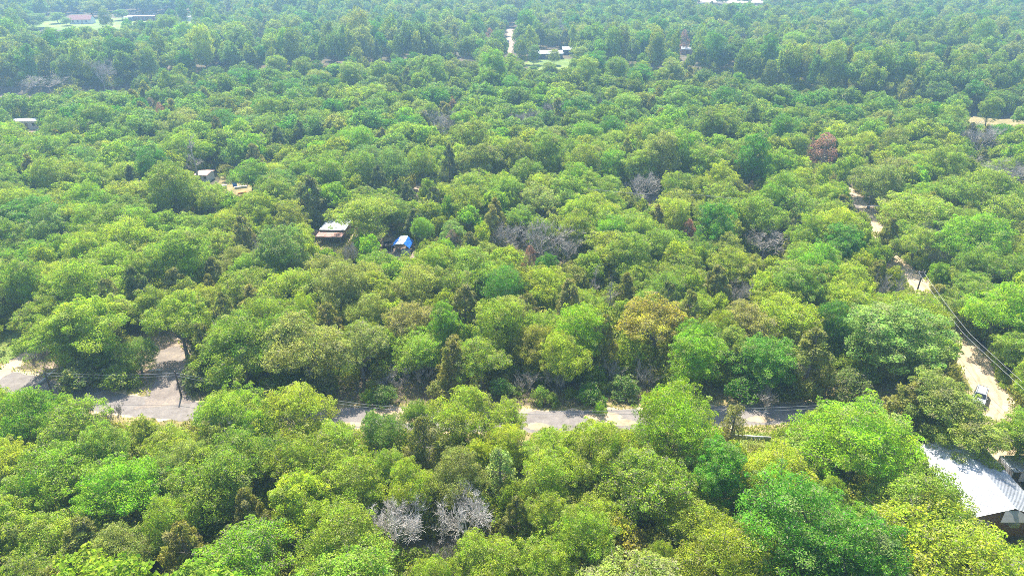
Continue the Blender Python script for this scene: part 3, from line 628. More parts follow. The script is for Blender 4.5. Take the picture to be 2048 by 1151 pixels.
# ------------------------------------------------------------------ placing the trees
TINT = {'yellow-green': (.156, .196, .011), 'light green': (.132, .182, .012), 'mid green': (.110, .162, .013), 'deep green': (.056, .136, .009),
        'grey-green': (.138, .164, .028), 'olive': (.124, .130, .018), 'dark green': (.082, .108, .028), 'golden': (.182, .178, .018), 'lime': (.132, .218, .006),
        'pale green': (.132, .192, .034), 'rust brown': (.185, .100, .078), 'brown': (.150, .115, .092), 'bright green': (.108, .186, .007), 'blue-green': (.090, .150, .024), 'drab': (.152, .158, .034)}
KINDWORD = {'oak': ('oak_tree', 'oak tree', 'oak'), 'scrub_oak': ('oak_tree', 'oak tree', 'twiggy oak'), 'elm': ('elm_tree', 'elm tree', 'tall elm'), 'lush': ('elm_tree', 'elm tree', 'spreading elm'),
            'bush': ('bush', 'bush', 'bush'), 'cedar': ('cedar_tree', 'cedar tree', 'cedar'), 'young_cedar': ('cedar_tree', 'cedar tree', 'young cedar'), 'brown_cedar': ('dead_cedar', 'dead cedar', 'dead cedar'),
            'white_dead': ('bare_tree', 'bare tree', 'bare tree'), 'grey_dead': ('bare_tree', 'bare tree', 'bare tree'), 'tall_dead': ('bare_tree', 'bare tree', 'tall bare tree'), 'bare_shrub': ('bare_shrub', 'bare shrub', 'bare shrub')}
GROUP = {'oak_tree': 'oaks of the wood', 'elm_tree': 'leafy green elms of the wood', 'cedar_tree': 'cedars among the oaks', 'dead_cedar': 'dead brown cedars', 'bare_tree': 'bare dead trees', 'bush': 'bushes along the roads', 'bare_shrub': 'leafless shrubs'}
prng = random.Random(4)
TREES = []   # dict(kind, x, y, R, H, tint, label)
def hand(px, py, wpx, kind, tint, label=None, H=None, zc=None):
    pr = PROTO[kind][0]; ratio = pr[3] / pr[2]; z = 5.0
    for _ in range(4):
        p = P(px, py, z); dist = float(np.linalg.norm(p - np.array([0, 0, CAM_H]))); Rr = wpx / 2 * dist / FPX * 1.0
        h = H or (Rr * ratio * .55 + pr[3] * .45); z = (zc if zc is not None else {'cedar': .48, 'brown_cedar': .48, 'young_cedar': .5, 'bush': .5, 'bare_shrub': .5, 'elm': .6, 'lush': .6, 'tall_dead': .6}.get(kind, .68)) * h
    TREES.append(dict(kind=kind, x=float(p[0]), y=float(p[1]), R=Rr, H=h, tint=tint, label=label, hand=True))
# foreground, below the paved road
hand(420, 965, 155, 'oak', 'light green', 'dome shaped light green oak standing out between darker oaks in the near left wood')
hand(240, 965, 150, 'oak', 'bright green', 'flat topped bright green oak in the near left wood')
hand(150, 850, 120, 'scrub_oak', 'light green', 'open branched oak whose dark limbs show beside the dry verge of the road')
hand(42, 832, 110, 'oak', 'bright green', 'bright green oak at the left edge just below the paved road')
hand(590, 825, 150, 'oak', 'yellow-green', 'light topped oak hiding the paved road east of the driveway')
hand(460, 820, 130, 'oak', 'light green', 'oak covering the paved road just east of the driveway mouth')
hand(480, 905, 150, 'oak', 'mid green', 'leafy mid green oak behind the dome shaped light oak')
hand(620, 920, 150, 'oak', 'light green', 'oak with a shaded trunk side south of the road bend')
hand(766, 858, 85, 'oak', 'blue-green', 'small rounded blue-green tree on the near side of the paved road')
hand(925, 830, 130, 'oak', 'light green', 'spreading light oak in front of the paved road with road visible through its twigs')
hand(1010, 830, 90, 'scrub_oak', 'yellow-green', 'loose twiggy oak overhanging the paved road beside the spreading light oak')
hand(850, 905, 115, 'cedar', 'olive', 'brownish olive cedar with a grey base below the paved road')
hand(500, 1035, 80, 'cedar', 'olive', 'feathery olive cedar next to a pale brown twig patch')
hand(375, 1115, 105, 'cedar', 'olive', 'feathery pale olive cedar at the bottom edge of the wood')
hand(790, 1035, 150, 'white_dead', None, 'pinkish white bare dead tree, western one of the bright pair')
hand(930, 1030, 140, 'white_dead', None, 'silvery white bare dead tree, eastern one of the bright pair')
hand(892, 1125, 70, 'bare_shrub', None, 'pale brown leafless shrub below the pair of white dead trees', H=5)
hand(1000, 950, 70, 'young_cedar', 'pale green', 'blue tinged young cedar behind the silvery dead tree')
hand(1352, 848, 175, 'lush', 'lime', 'big bright yellow-green tree hiding the paved road', H=12)
hand(1432, 950, 120, 'elm', 'deep green', 'dark leafy tree just below the big bright yellow-green tree', H=9.5)
hand(1290, 960, 180, 'scrub_oak', 'light green', 'wide twiggy oak left of the dark leafy tree')
hand(1185, 895, 150, 'oak', 'yellow-green', 'yellowish oak next to the sandy road edge')
hand(1250, 1080, 85, 'bush', 'golden', 'olive gold bush among the lowest oaks', H=4.5)
hand(1467, 850, 50, 'young_cedar', 'drab', 'thin young cedar with a dark trunk beside the paved road', H=7)
hand(1715, 880, 220, 'lush', 'bright green', 'large ragged bright green tree between the paved road and the metal roof', H=12.5)
hand(1600, 1040, 250, 'lush', 'deep green', 'largest deep green tree near the bottom with grey limbs showing', H=12.5)
hand(1565, 945, 150, 'oak', 'yellow-green', 'yellowish oak tucked between the two large green trees')
hand(1815, 825, 115, 'cedar', 'olive', 'dark olive cedar where the paved road meets the sand road', H=9)
hand(1880, 814, 138, 'elm', 'grey-green', 'feathery grey-green tree beside the parked silver car', H=10)
hand(1938, 874, 125, 'elm', 'grey-green', 'feathery tree overhanging the far end of the metal roof', H=8.3)
hand(1880, 1105, 235, 'oak', 'yellow-green', 'huge bright yellow-green oak in the lower right corner', H=9.6)
hand(1866, 1002, 172, 'oak', 'mid green', 'green oak leaning against the west side of the metal roof')
hand(2040, 872, 90, 'elm', 'mid green', 'green tree east of the sand road end near the white lean-to', H=8)
hand(1440, 1105, 170, 'oak', 'yellow-green', 'yellow-green oak at the bottom edge below the dark leafy tree')
hand(1700, 1120, 170, 'elm', 'deep green', 'deep green tree in front of the huge yellow-green oak')
hand(1100, 1020, 110, 'oak', 'light green', 'small light oak right of the silvery dead tree')
hand(1010, 880, 90, 'oak', 'yellow-green', 'pale oak below the loose twiggy oak at the road')
hand(700, 970, 130, 'oak', 'light green', 'rounded light oak above the pinkish dead tree')
hand(680, 1085, 170, 'oak', 'light green', 'broad oak left of the pinkish dead tree')
hand(1100, 1120, 130, 'oak', 'yellow-green', 'yellow-green oak at the bottom between dead shrub and gold bush')
# beyond the paved road: front row
hand(108, 668, 112, 'oak', 'light green', 'oak at the corner of the grassy clearing and the sandy track')
hand(190, 645, 150, 'oak', 'light green', 'broad oak behind the fallen white pole')
hand(355, 635, 130, 'oak', 'light green', 'tall trunked oak rising beside the gravel driveway', H=10.5)
hand(272, 705, 75, 'oak', 'mid green', 'small green oak on the bare ground left of the driveway', H=5.5)
hand(215, 700, 70, 'oak', 'mid green', 'small oak between the white pole and the driveway', H=5.5)
hand(480, 690, 170, 'oak', 'light green', 'dense oak on the east side of the gravel driveway')
hand(610, 690, 170, 'oak', 'grey-green', 'grey-green oak filling the front of the wood east of the driveway')
hand(720, 690, 130, 'scrub_oak', 'grey-green', 'twiggy grey-green oak in the front row above the road')
hand(892, 655, 75, 'elm', 'bright green', 'narrow bright green tree shining out of the front row', H=10)
hand(1010, 575, 100, 'lush', 'deep green', 'round deep green tree in the middle of the wood', H=9.5)
hand(1062, 685, 95, 'oak', 'golden', 'yellow tinged oak in the front row left of the lime tree')
hand(1155, 665, 115, 'elm', 'lime', 'tall lime coloured tree in the front row', H=10.5)
hand(1310, 640, 155, 'scrub_oak', 'golden', 'golden brown topped oak with grey twigs')
hand(1392, 720, 110, 'elm', 'lime', 'bright yellow-green cone shaped tree above the big road side tree', H=9.5)
hand(930, 625, 85, 'cedar', 'drab', 'dull brown cedar right of the narrow bright green tree')
hand(1205, 690, 75, 'cedar', 'olive', 'dark olive cedar between lime tree and golden oak', H=10)
hand(1250, 590, 60, 'cedar', 'olive', 'dark cedar beside the leaning grey snags')
hand(735, 620, 90, 'oak', 'grey-green', 'grey-green oak with pale twigs left of the narrow bright tree')
hand(820, 640, 110, 'scrub_oak', 'drab', 'drab twiggy oak next to the narrow bright green tree')
hand(960, 715, 115, 'scrub_oak', 'light green', 'pale oak in the front row left of the yellow tinged oak')
hand(905, 735, 80, 'cedar', 'olive', 'olive cedar at the road edge below the narrow bright tree')
hand(1530, 720, 120, 'elm', 'deep green', 'dark green tree in the front row right of the cone shaped tree', H=8)
hand(1668, 650, 65, 'elm', 'deep green', 'narrow deep green tree left of the big soft green tree', H=9)
hand(1795, 680, 180, 'elm', 'pale green', 'big soft pale green tree at the corner by the sand road', H=11)
hand(1620, 730, 110, 'cedar', 'grey-green', 'greyish cedar in the shaded front row near the road')
hand(1460, 690, 90, 'oak', 'grey-green', 'oak right behind the cone shaped yellow-green tree')
hand(1500, 640, 120, 'scrub_oak', 'drab', 'drab twiggy oak behind the dark green front row tree')
hand(1570, 630, 130, 'oak', 'yellow-green', 'yellow-green oak behind the greyish front row cedar')
hand(1430, 580, 70, 'cedar', 'drab', 'brownish cedar behind the drab twiggy oak')
hand(1080, 470, 110, 'grey_dead', None, 'grey bare tree at the heart of the wood, wider of the grey pair')
hand(1010, 470, 70, 'grey_dead', None, 'pinkish grey bare tree beside the wider grey bare tree')
hand(1130, 495, 70, 'grey_dead', None, 'small grey bare tree right of the wider grey bare tree')
hand(1222, 590, 55, 'tall_dead', None, 'leaning grey snag with bare limbs in the middle wood', H=9)
hand(1190, 560, 45, 'tall_dead', None, 'thin bare snag left of the leaning grey snag', H=8)
hand(1775, 588, 50, 'bare_shrub', None, 'purplish bare tree near the sand road', H=6)
hand(1375, 470, 45, 'brown_cedar', 'rust brown', 'rust brown dead cedar in the middle of the right hand wood')
hand(1060, 522, 42, 'brown_cedar', 'rust brown', 'small reddish dead cedar behind the round deep green tree')
hand(905, 492, 48, 'brown_cedar', 'brown', 'brown dead cedar below the pale mint tree')
hand(1290, 370, 80, 'grey_dead', None, 'grey twiggy bare tree beyond the middle of the wood')
hand(1500, 385, 26, 'brown_cedar', 'brown', 'brown bare tip against the dark wall of trees')
hand(1885, 520, 36, 'bare_shrub', None, 'brown bare bush on the east bank of the sand road', H=4.5)
hand(1480, 590, 50, 'grey_dead', None, 'low grey bare tree behind the brownish cedar')
hand(1530, 480, 90, 'grey_dead', None, 'dark twigged bare tree in the yellow-green canopy', H=6)
hand(1250, 640, 40, 'tall_dead', None, 'pale broken snag in front of the golden oak', H=8)
hand(620, 408, 85, 'cedar', 'dark green', 'tall dark grey-green cedar behind the metal shed', H=12)
hand(728, 425, 140, 'oak', 'light green', 'big spreading oak arching over the metal shed', H=10)
hand(815, 400, 50, 'cedar', 'dark green', 'dark cedar in front of the pale heap of boards', H=8)
hand(868, 410, 55, 'cedar', 'dark green', 'dark grey cedar on the right of the bare dirt', H=8.5)
hand(908, 470, 60, 'elm', 'pale green', 'pale mint green tree right of the dirt clearing', H=7)
hand(845, 455, 50, 'oak', 'bright green', 'bright green tree right beside the tarp shelter', H=7)
hand(940, 400, 90, 'oak', 'yellow-green', 'yellow-green oak behind the pale mint tree')
hand(720, 330, 70, 'oak', 'mid green', 'tall thin trunked oak over the dirt, first of three', H=11, zc=.72)
hand(790, 325, 75, 'oak', 'blue-green', 'tall thin trunked oak over the dirt, middle of three', H=11, zc=.72)
hand(845, 320, 60, 'oak', 'mid green', 'tall thin trunked oak over the dirt, last of three', H=11, zc=.72)
hand(385, 310, 60, 'tall_dead', None, 'tall pinkish bare tree above the pinkish roofed shed', H=13)
hand(540, 500, 60, 'grey_dead', None, 'pale grey dead tree smothered by bluish leaves')
hand(560, 510, 110, 'elm', 'blue-green', 'bluish green tree below the pale dead tree')
hand(700, 505, 40, 'grey_dead', None, 'pinkish bare tree in front of the rusty lean-to', H=6)
hand(490, 480, 60, 'cedar', 'drab', 'brown trunked cedar left of the pale grey dead tree', H=10)
hand(1650, 298, 64, 'brown_cedar', 'rust brown', 'big red brown dead cedar standing in a grassy gap', H=9)
hand(1622, 300, 30, 'brown_cedar', 'brown', 'purple brown dead cedar behind the big red brown one', H=7)
hand(1590, 295, 60, 'elm', 'light green', 'round light tree left of the big red brown dead cedar', H=9)
hand(1965, 275, 60, 'grey_dead', None, 'wide grey bare tree beyond the grassy marsh')
hand(2020, 350, 60, 'grey_dead', None, 'grey bare tree at the right edge of the wood')
hand(322, 226, 26, 'brown_cedar', 'rust brown', 'red brown dead cedar in the far left wood')
hand(304, 215, 24, 'brown_cedar', 'brown', 'dull brown dead cedar beside the red brown far one')
hand(905, 213, 24, 'brown_cedar', 'rust brown', 'red brown dead cedar in the middle distance')
hand(880, 243, 60, 'grey_dead', None, 'pinkish grey bare tree below the middle red brown cedar')
hand(980, 78, 26, 'brown_cedar', 'rust brown', 'leaning red brown dead tree left of the far sand road', H=11)
hand(1367, 84, 28, 'brown_cedar', 'rust brown', 'far red brown dead tree above the pink cabin', H=12)
hand(1487, 82, 14, 'brown_cedar', 'rust brown', 'tiny far red brown dead tree east of the pink cabin')
hand(95, 162, 60, 'grey_dead', None, 'pale tangled dead tree fallen into the creek', H=6)
hand(200, 140, 40, 'grey_dead', None, 'pale leaning dead tree on the far creek bank', H=11)
hand(1200, 200, 20, 'tall_dead', None, 'pale dead trunk in the middle distance', H=10)
hand(1950, 470, 120, 'oak', 'bright green', 'broad bright green oak east of the upper sand road')
hand(1830, 420, 130, 'oak', 'light green', 'broad oak on the corner east of the sand road bend', H=9)
hand(1960, 380, 120, 'oak', 'mid green', 'broad oak behind the bright green oak on the east side')
hand(1750, 360, 90, 'oak', 'grey-green', 'grey-green oak beyond the bend of the sand road')
hand(1870, 600, 60, 'cedar', 'drab', 'drab cedar between the sand road and the wires', H=6)
hand(2010, 610, 140, 'oak', 'lime', 'lime green oak on the east side of the sand road')
hand(2062, 705, 110, 'elm', 'mid green', 'green tree under the wires on the east side', H=8)
hand(1100, 142, 40, 'elm', 'mid green', 'round tree standing on the lawn before the long slate blue house', H=8)
hand(1068, 106, 26, 'elm', 'blue-green', 'tree rising at the west end of the long slate blue house', H=9)
hand(1108, 112, 26, 'elm', 'grey-green', 'thin tree standing right against the long slate blue house', H=7)
hand(1160, 112, 36, 'elm', 'grey-green', 'tree at the east end of the white roofed wing', H=10)
hand(62, 40, 50, 'elm', 'blue-green', 'dark rounded tree on the west part of the far lawn', H=9)
hand(113, 34, 24, 'elm', 'mid green', 'small tree on the far lawn west of the white house', H=7)
hand(132, 42, 17, 'elm', 'blue-green', 'little round tree right beside the white house', H=5)
hand(182, 16, 44, 'elm', 'grey-green', 'big round tree behind the white house', H=11)
hand(241, 28, 24, 'elm', 'blue-green', 'small dark tree between the white house and the mobile home', H=7)
# bushes on the road banks
for px, py, wpx, tn, lb_ in ((235, 752, 62, 'mid green', 'vivid green bush beside the wire left of the driveway'), (165, 742, 90, 'dark green', 'dark thicket bush left of the vivid green bush'),
        (395, 745, 70, 'dark green', 'dark bush on the east edge of the driveway mouth'), (445, 755, 80, 'mid green', 'green bush at the foot of the dense driveway oak'),
        (735, 792, 30, 'lime', 'small lime bush on the far road bank'), (770, 788, 50, 'blue-green', 'round blue-green bush next to the small lime bush'),
        (1005, 775, 50, 'blue-green', 'blue-green bush on the road bank below the yellow oak'), (1080, 790, 36, 'mid green', 'small green bush on the bank right of the blue-green bush'),
        (1105, 797, 26, 'mid green', 'tiny green bush at the far edge of the paved road'), (1180, 785, 60, 'deep green', 'deep green bush on the road bank below the dark olive cedar'),
        (1250, 770, 60, 'blue-green', 'tall blue-green bush on the bank left of the big bright tree'), (1490, 775, 70, 'deep green', 'deep green bush below the dark green front row tree'),
        (1565, 770, 70, 'dark green', 'dark bush in shade at the far road edge'), (1200, 815, 24, 'lime', 'small lime sprig at the edge of the paved road'),
        (1575, 868, 50, 'yellow-green', 'yellow-green bush on the near grassy verge'), (640, 770, 70, 'dark green', 'dark bush in the shade of the grey-green front oak'),
        (560, 765, 70, 'mid green', 'green bush in the shaded front row east of the driveway'), (880, 780, 50, 'drab', 'drab bush at the foot of the olive road edge cedar'),
        (1690, 770, 80, 'dark green', 'dark bush at the foot of the big soft green tree'), (1390, 800, 40, 'drab', 'drab bush behind the big bright yellow-green tree')):
    hand(px, py, wpx, 'bush', tn, lb_, zc=.55)
for px, py, wpx, lb_ in ((790, 760, 50, 'grey bare shrub on the road bank right of the round blue-green bush'), (845, 750, 46, 'grey bare shrub left of the olive road edge cedar'), (1055, 765, 46, 'grey bare shrub on the bank under the lime tree'),
        (1110, 765, 40, 'pale bare shrub between two green bank bushes'), (1225, 745, 40, 'grey bare shrub under the golden oak'), (1290, 755, 44, 'brown bare shrub on the bank near the big bright tree'), (80, 720, 40, 'grey bare shrub beside the sandy track'),
        (230, 835, 36, 'rust coloured bare shrub on the dry road verge'), (1530, 800, 50, 'brown bare shrub at the far road edge on the east')):
    hand(px, py, wpx, 'bare_shrub', None, lb_, zc=.5, H=3.2)

# picture regions that stay open: (px, py, radius px, world y of what is seen there)
OPEN = []
def keep(pts, r, step=14, y=None):
    for (a, b), (c, d) in zip(pts[:-1], pts[1:]):
        n = max(1, int(math.hypot(c - a, d - b) / step))
        for k in range(n + 1):
            q = (a + (c - a) * k / n, b + (d - b) * k / n); OPEN.append((q[0], q[1], r, y if y is not None else float(P(*q)[1])))
keep([(170, 802), (345, 814)], 20); keep([(200, 812), (345, 826)], 10); keep([(322, 795), (345, 715)], 24); keep([(300, 670), (275, 650)], 10); keep([(0, 745), (110, 755)], 14); keep([(10, 690), (30, 700)], 22)
keep([(650, 832), (750, 832)], 17); keep([(1062, 838), (1268, 838)], 16); keep([(1450, 828), (1595, 826)], 15); keep([(1690, 815), (1750, 815)], 7); keep([(1455, 868), (1540, 870)], 10)
keep([(1978, 845), (1990, 800)], 28); keep([(1985, 790), (1925, 675)], 20); keep([(5, 690), (45, 684)], 30); keep([(0, 722), (50, 714)], 18); keep([(5, 655), (30, 650)], 14); keep([(1845, 575), (1785, 515)], 3); keep([(1752, 450), (1742, 430)], 3); keep([(1730, 410), (1715, 392)], 10)
keep([(1870, 930), (1900, 910), (1985, 1000)], 16, y=60); keep([(1985, 940), (2046, 1010)], 18, y=62); keep([(2020, 1040), (2045, 1060)], 22, y=54); keep([(2000, 925), (2015, 930)], 14, y=63)
keep([(648, 470), (700, 460)], 10, y=135); keep([(640, 485), (680, 484)], 6, y=130); keep([(770, 460), (820, 490)], 16); keep([(775, 495), (815, 500)], 8); keep([(634, 465), (640, 470)], 6); keep([(660, 425), (700, 428)], 6)
keep([(400, 352), (420, 356)], 8); keep([(450, 370), (490, 382)], 8); keep([(312, 420), (380, 422)], 5); keep([(50, 246), (72, 258)], 8); keep([(830, 375), (825, 390)], 8)
keep([(1630, 318), (1675, 318)], 6); keep([(1940, 240), (2040, 246)], 5)
keep([(145, 44), (187, 46)], 6); keep([(250, 39), (310, 38)], 4); keep([(365, 40), (382, 40)], 4); keep([(60, 52), (240, 52)], 4); keep([(1020, 60), (1022, 95)], 5); keep([(1065, 108), (1140, 108)], 7); keep([(1055, 128), (1110, 125)], 8); keep([(1372, 104), (1380, 104)], 4)
keep([(516, 72), (520, 72)], 4); keep([(1, 185), (70, 186)], 5); keep([(180, 178), (260, 175)], 4); keep([(455, 22), (458, 22)], 3); keep([(1400, 4), (1520, 4)], 4)
OPEN_A = np.array(OPEN)
ROADX = [q[0] for q in ROAD]; ROADY = [q[1] for q in ROAD]
CROSSX = [q[0] for q in CROSS[::-1]]; CROSSY = [q[1] for q in CROSS[::-1]]
AVOID = [(CROSS, 2.2), (ROAD, 3.4), (SANDROAD[:20], 3.2), (SANDROAD[19:], .6), (DRIVE, 3.2), (TRACK, 2.0), (CREEK, 10.5), ([tuple(p) for p in FARROAD], 4.5)]
BOXES = [(48.6, 60.5, 53.5, 68.2), (59.5, 64, 57, 66.5)] + [(p[0] - a, p[0] + a, p[1] - b, p[1] + b) for p, a, b in
         ((P(166, 47), 9, 6), (P(280, 41), 14, 5), (P(374, 42), 4, 4), (P(455, 27), 7, 6), (P(1095, 114), 13, 6), (P(62, 256), 6, 4), (P(517, 76), 4, 4), (P(1374, 108), 3.5, 2.5), (P(412, 360), 4, 4), (P(1688, 306), 3, 3), (P(668, 478), 4.5, 5.5), (P(806, 501), 3, 3), (P(777, 496), 2, 3), (P(1676, 319), 2.5, 2), (P(475, 372), 7, 6))]
FIELDS = [((-330, -215), (470, 560)), ((130, 340), (640, 800)), ((10, 30), (345, 362)), ((-2, 8), (130, 137))]
def blocked(x, y, R, H, hw=1.0):
    for line, dd in AVOID:
        if line is ROAD and y > np.interp(x, ROADX, ROADY): dd = 4.6 + R * .35
        if float(seg_dist(np.array([x]), np.array([y]), line)[0]) < dd + R * .25 * hw: return True
    for x0, x1, y0, y1 in BOXES:
        if x0 - R * .3 < x < x1 + R * .3 and y0 - R * .3 < y < y1 + R * .3: return True
    for (x0, x1), (y0, y1) in FIELDS:
        if x0 < x < x1 and y0 < y < y1: return True
    px, py, dep = proj(x, y, H * .66); rp = R * FPX / dep; hh = H * .36 * FPX / dep
    dx = (OPEN_A[:, 0] - px) / (rp + OPEN_A[:, 2] * .7); dy = (OPEN_A[:, 1] - py) / (hh + OPEN_A[:, 2] * .7)
    return bool(np.any((dx * dx + dy * dy < 1.0) & (OPEN_A[:, 3] > y - R)))
for t in TREES:
    qx, qy, qd = proj(t['x'], t['y'], t['H'] * .68); OPEN.append((qx, qy, (.9 if 'dead' in t['kind'] else .35) * t['R'] * FPX / qd, t['y']))
OPEN_A = np.array(OPEN)
cell = {}
def cells(t): return int(t['x'] // 8), int(t['y'] // 8)
for t in TREES:
    if t['kind'] not in ('bush', 'bare_shrub'): cell.setdefault(cells(t), []).append(t)
def ok(x, y, R, k):
    ci, cj = int(x // 8), int(y // 8)
    for i in (-1, 0, 1):
        for j in (-1, 0, 1):
            for t in cell.get((ci + i, cj + j), ()):
                if (t['x'] - x) ** 2 + (t['y'] - y) ** 2 < (k * (t['R'] + R)) ** 2: return False
    return True
def patchiness(x, y, s, ph): return math.sin(x / s + ph) * math.cos(y / (s * 1.13) - ph * .7) + .5 * math.sin((x + y) / (s * .61) + 2 * ph)
def pick_tint(x, y, rg):
    px, py, dep = proj(x, y, 5); u = rg.random(); pz = patchiness(x, y, 17, 1.3)
    if y > 200:
        if pz > .6 and u < .6: return 'bright green' if u < .36 else 'light green'
        return 'mid green' if u < .36 else 'grey-green' if u < .48 else 'light green' if u < .60 else 'deep green' if u < .70 else 'blue-green'
    if y > 125 and px < 800:
        return 'mid green' if u < .36 else 'light green' if u < .62 else 'bright green' if u < .78 else 'blue-green' if u < .88 else 'yellow-green'
    if px > 1150: return 'yellow-green' if u < .42 else 'light green' if u < .72 else 'mid green' if u < .84 else 'grey-green' if u < .95 else 'bright green'
    return 'light green' if u < .36 else 'yellow-green' if u < .62 else 'mid green' if u < .76 else 'grey-green' if u < .92 else 'bright green'
FILL = []
def dart(y0, y1, n, rmin, rmax, k, mode, far):
    rg = random.Random(int(y0 * 7 + n))
    for _ in range(n):
        y = math.sqrt(rg.uniform(y0 * y0, y1 * y1)) if far else rg.uniform(y0, y1)
        half = .78 * (y * math.cos(PITCH) + (CAM_H - 5) * math.sin(PITCH)) + 10
        x = rg.uniform(-half, half); R = rmin + (rmax - rmin) * rg.random() ** 1.5
        if not ok(x, y, R, k): continue
        kind = 'oak'; v = rg.random()
        if mode == 'near':
            v = min(v, .98) if y < 125 else v
            kind = 'oak' if v < .74 else 'scrub_oak' if v < .85 else 'elm' if v < .90 else 'cedar' if v < .992 else 'grey_dead'
        else: kind = 'oak' if v < .80 else 'elm' if v < .93 else 'cedar' if v < .992 else 'grey_dead'
        if y > 270 and rg.random() < .3 and kind == 'oak': kind = 'elm'
        tall = 1.0
        if CROSSX[0] < x < CROSSX[-1] and 2 < y - np.interp(x, CROSSX, CROSSY) < 13:
            tall = 1.15; kind = 'elm' if kind != 'cedar' and rg.random() < .8 else kind
        if 2 < y - np.interp(x, ROADX, ROADY) < 12 and -40 < x < 62: kind = 'elm' if kind != 'cedar' and rg.random() < .55 else kind
        if kind == 'cedar': R = min(R, 3.0)
        H = {'oak': 5.0 + R * .72, 'scrub_oak': 4.8 + R * .7, 'elm': 6.5 + R * .9, 'cedar': 4.2 + R * 1.5, 'grey_dead': 6.5 + R * .3}[kind] * rg.uniform(.78, 1.25) * tall
        if far and y > 255: H *= 1.18
        if far and patchiness(x, y, 42, 2.1) > .5: H *= 1.2
        if far:
            cdist = float(seg_dist(np.array([x]), np.array([y]), CREEK)[0])
            if cdist < 38: H *= 1.3 if y > np.interp(x, [q[0] for q in CREEK], [q[1] for q in CREEK]) else .8
        if blocked(x, y, R, H): continue
        tn = pick_tint(x, y, rg) if kind in ('oak', 'scrub_oak') else rg.choice(['mid green', 'deep green', 'bright green', 'grey-green', 'light green', 'mid green', 'yellow-green']) if kind == 'elm' else rg.choice(['olive', 'olive', 'dark green', 'drab']) if kind == 'cedar' else None
        t = dict(kind=kind, x=x, y=y, R=R, H=H, tint=tn, label=None, hand=False); cell.setdefault(cells(t), []).append(t); FILL.append(t)
dart(36, 260, 6000, 4.2, 6.2, .56, 'near', False)
dart(36, 260, 9000, 2.9, 4.2, .60, 'near', False)
dart(36, 260, 7000, 1.8, 2.9, .70, 'near', False)
dart(240, 1150, 26000, 4.0, 6.4, .56, 'far', True)
dart(240, 1150, 26000, 2.6, 4.0, .62, 'far', True)

# which fill trees are objects of their own: those that show largest
LIMIT = {'oak_tree': 300, 'elm_tree': 170, 'cedar_tree': 90, 'bare_tree': 50}
cnt = {}
for t in TREES: k = KINDWORD[t['kind']][0]; cnt[k] = cnt.get(k, 0) + 1
def apparent(t):
    px, py, dep = proj(t['x'], t['y'], t['H'] * .66)
    if px < -40 or px > 2090 or py > 1200: return 0
    return t['R'] / dep
STUFF = []
for t in sorted(FILL, key=lambda t: -apparent(t)):
    k = KINDWORD[t['kind']][0]
    if cnt.get(k, 0) < LIMIT[k] and apparent(t) > 0: cnt[k] = cnt.get(k, 0) + 1; TREES.append(t)
    elif t['kind'] != 'grey_dead': STUFF.append(t)

# labels for the trees not described by hand: look, then nearest described landmark
LAND = [('the parked silver car', 1957, 795), ('the metal roofed house', 1960, 960), ('the white lean-to', 2005, 930), ('the metal shed', 670, 460), ('the blue tarp shelter', 806, 490), ('the pinkish roofed shed', 412, 352),
        ('the white trailer home', 62, 246), ('the gravel driveway', 335, 760), ('the fallen white pole', 95, 757), ('the sandy track', 25, 730), ('the bend of the sand road', 1735, 412), ('the pale heap of boards', 826, 378)]
SHORT = {'dome shaped light green oak': 'the dome shaped oak'}
for t in TREES:
    if t['label']:
        px, py, _ = proj(t['x'], t['y'], t['H'] * .66)
        w_ = t['label'].split(); stop = {'in', 'at', 'with', 'on', 'standing', 'beside', 'behind', 'next', 'above', 'below', 'hiding', 'covering', 'whose', 'between', 'right', 'left', 'just', 'tucked', 'where', 'overhanging', 'overhead', 'leaning', 'near', 'south', 'east', 'filling', 'rising', 'shining', 'arching', 'over', 'beyond', 'among', 'from', 'under', 'of', 'against', 'smothered', 'fallen', 'to', 'south,', 'tree,'}
        cut = next((i for i, q in enumerate(w_) if i > 1 and q.rstrip(',') in stop), len(w_)); ph = ' '.join(w_[:cut]).rstrip(',')
        t['phrase'] = 'the ' + ph
phr = {}
for t in TREES:
    if t.get('phrase'): phr.setdefault(t['phrase'], []).append(t)
for p_, ts in phr.items():
    if len(ts) == 1 and len(p_.split()) <= 5 and ts[0]['kind'] not in ('bush', 'bare_shrub'):
        px, py, _ = proj(ts[0]['x'], ts[0]['y'], ts[0]['H'] * .66); LAND.append((p_, px, py))
LA = np.array([(a, b) for _, a, b in LAND])
def rel(dx, dy):
    if abs(dx) > abs(dy) * 1.2: return 'right of' if dx > 0 else 'left of'
    return 'behind' if dy < 0 else 'in front of'
bucket = {}
for t in TREES:
    if t['label']: continue
    px, py, dep = proj(t['x'], t['y'], t['H'] * .66); d = np.hypot(LA[:, 0] - px, (LA[:, 1] - py) * 1.3); k = int(np.argmin(d))
    size = 'broad' if t['R'] > 4.1 else 'small' if t['R'] < 2.6 else 'round' if t['kind'] in ('oak', 'elm') else ''
    key = ' '.join(x for x in (size, {'drab': 'dull brownish'}.get(t['tint'], t['tint']) or 'grey', KINDWORD[t['kind']][2], rel(px - LA[k, 0], py - LA[k, 1]), LAND[k][0]) if x)
    bucket.setdefault(key, []).append((float(d[k]), t))
ORD = ['nearest to it', 'second nearest', 'third nearest', 'fourth nearest', 'fifth nearest', 'sixth nearest', 'seventh nearest', 'eighth nearest', 'ninth nearest', 'tenth nearest']
for key, ts in bucket.items():
    ts.sort(key=lambda q: q[0])
    for i, (_, t) in enumerate(ts): t['label'] = key if len(ts) == 1 else f'{key}, {ORD[min(i, 9)]}'

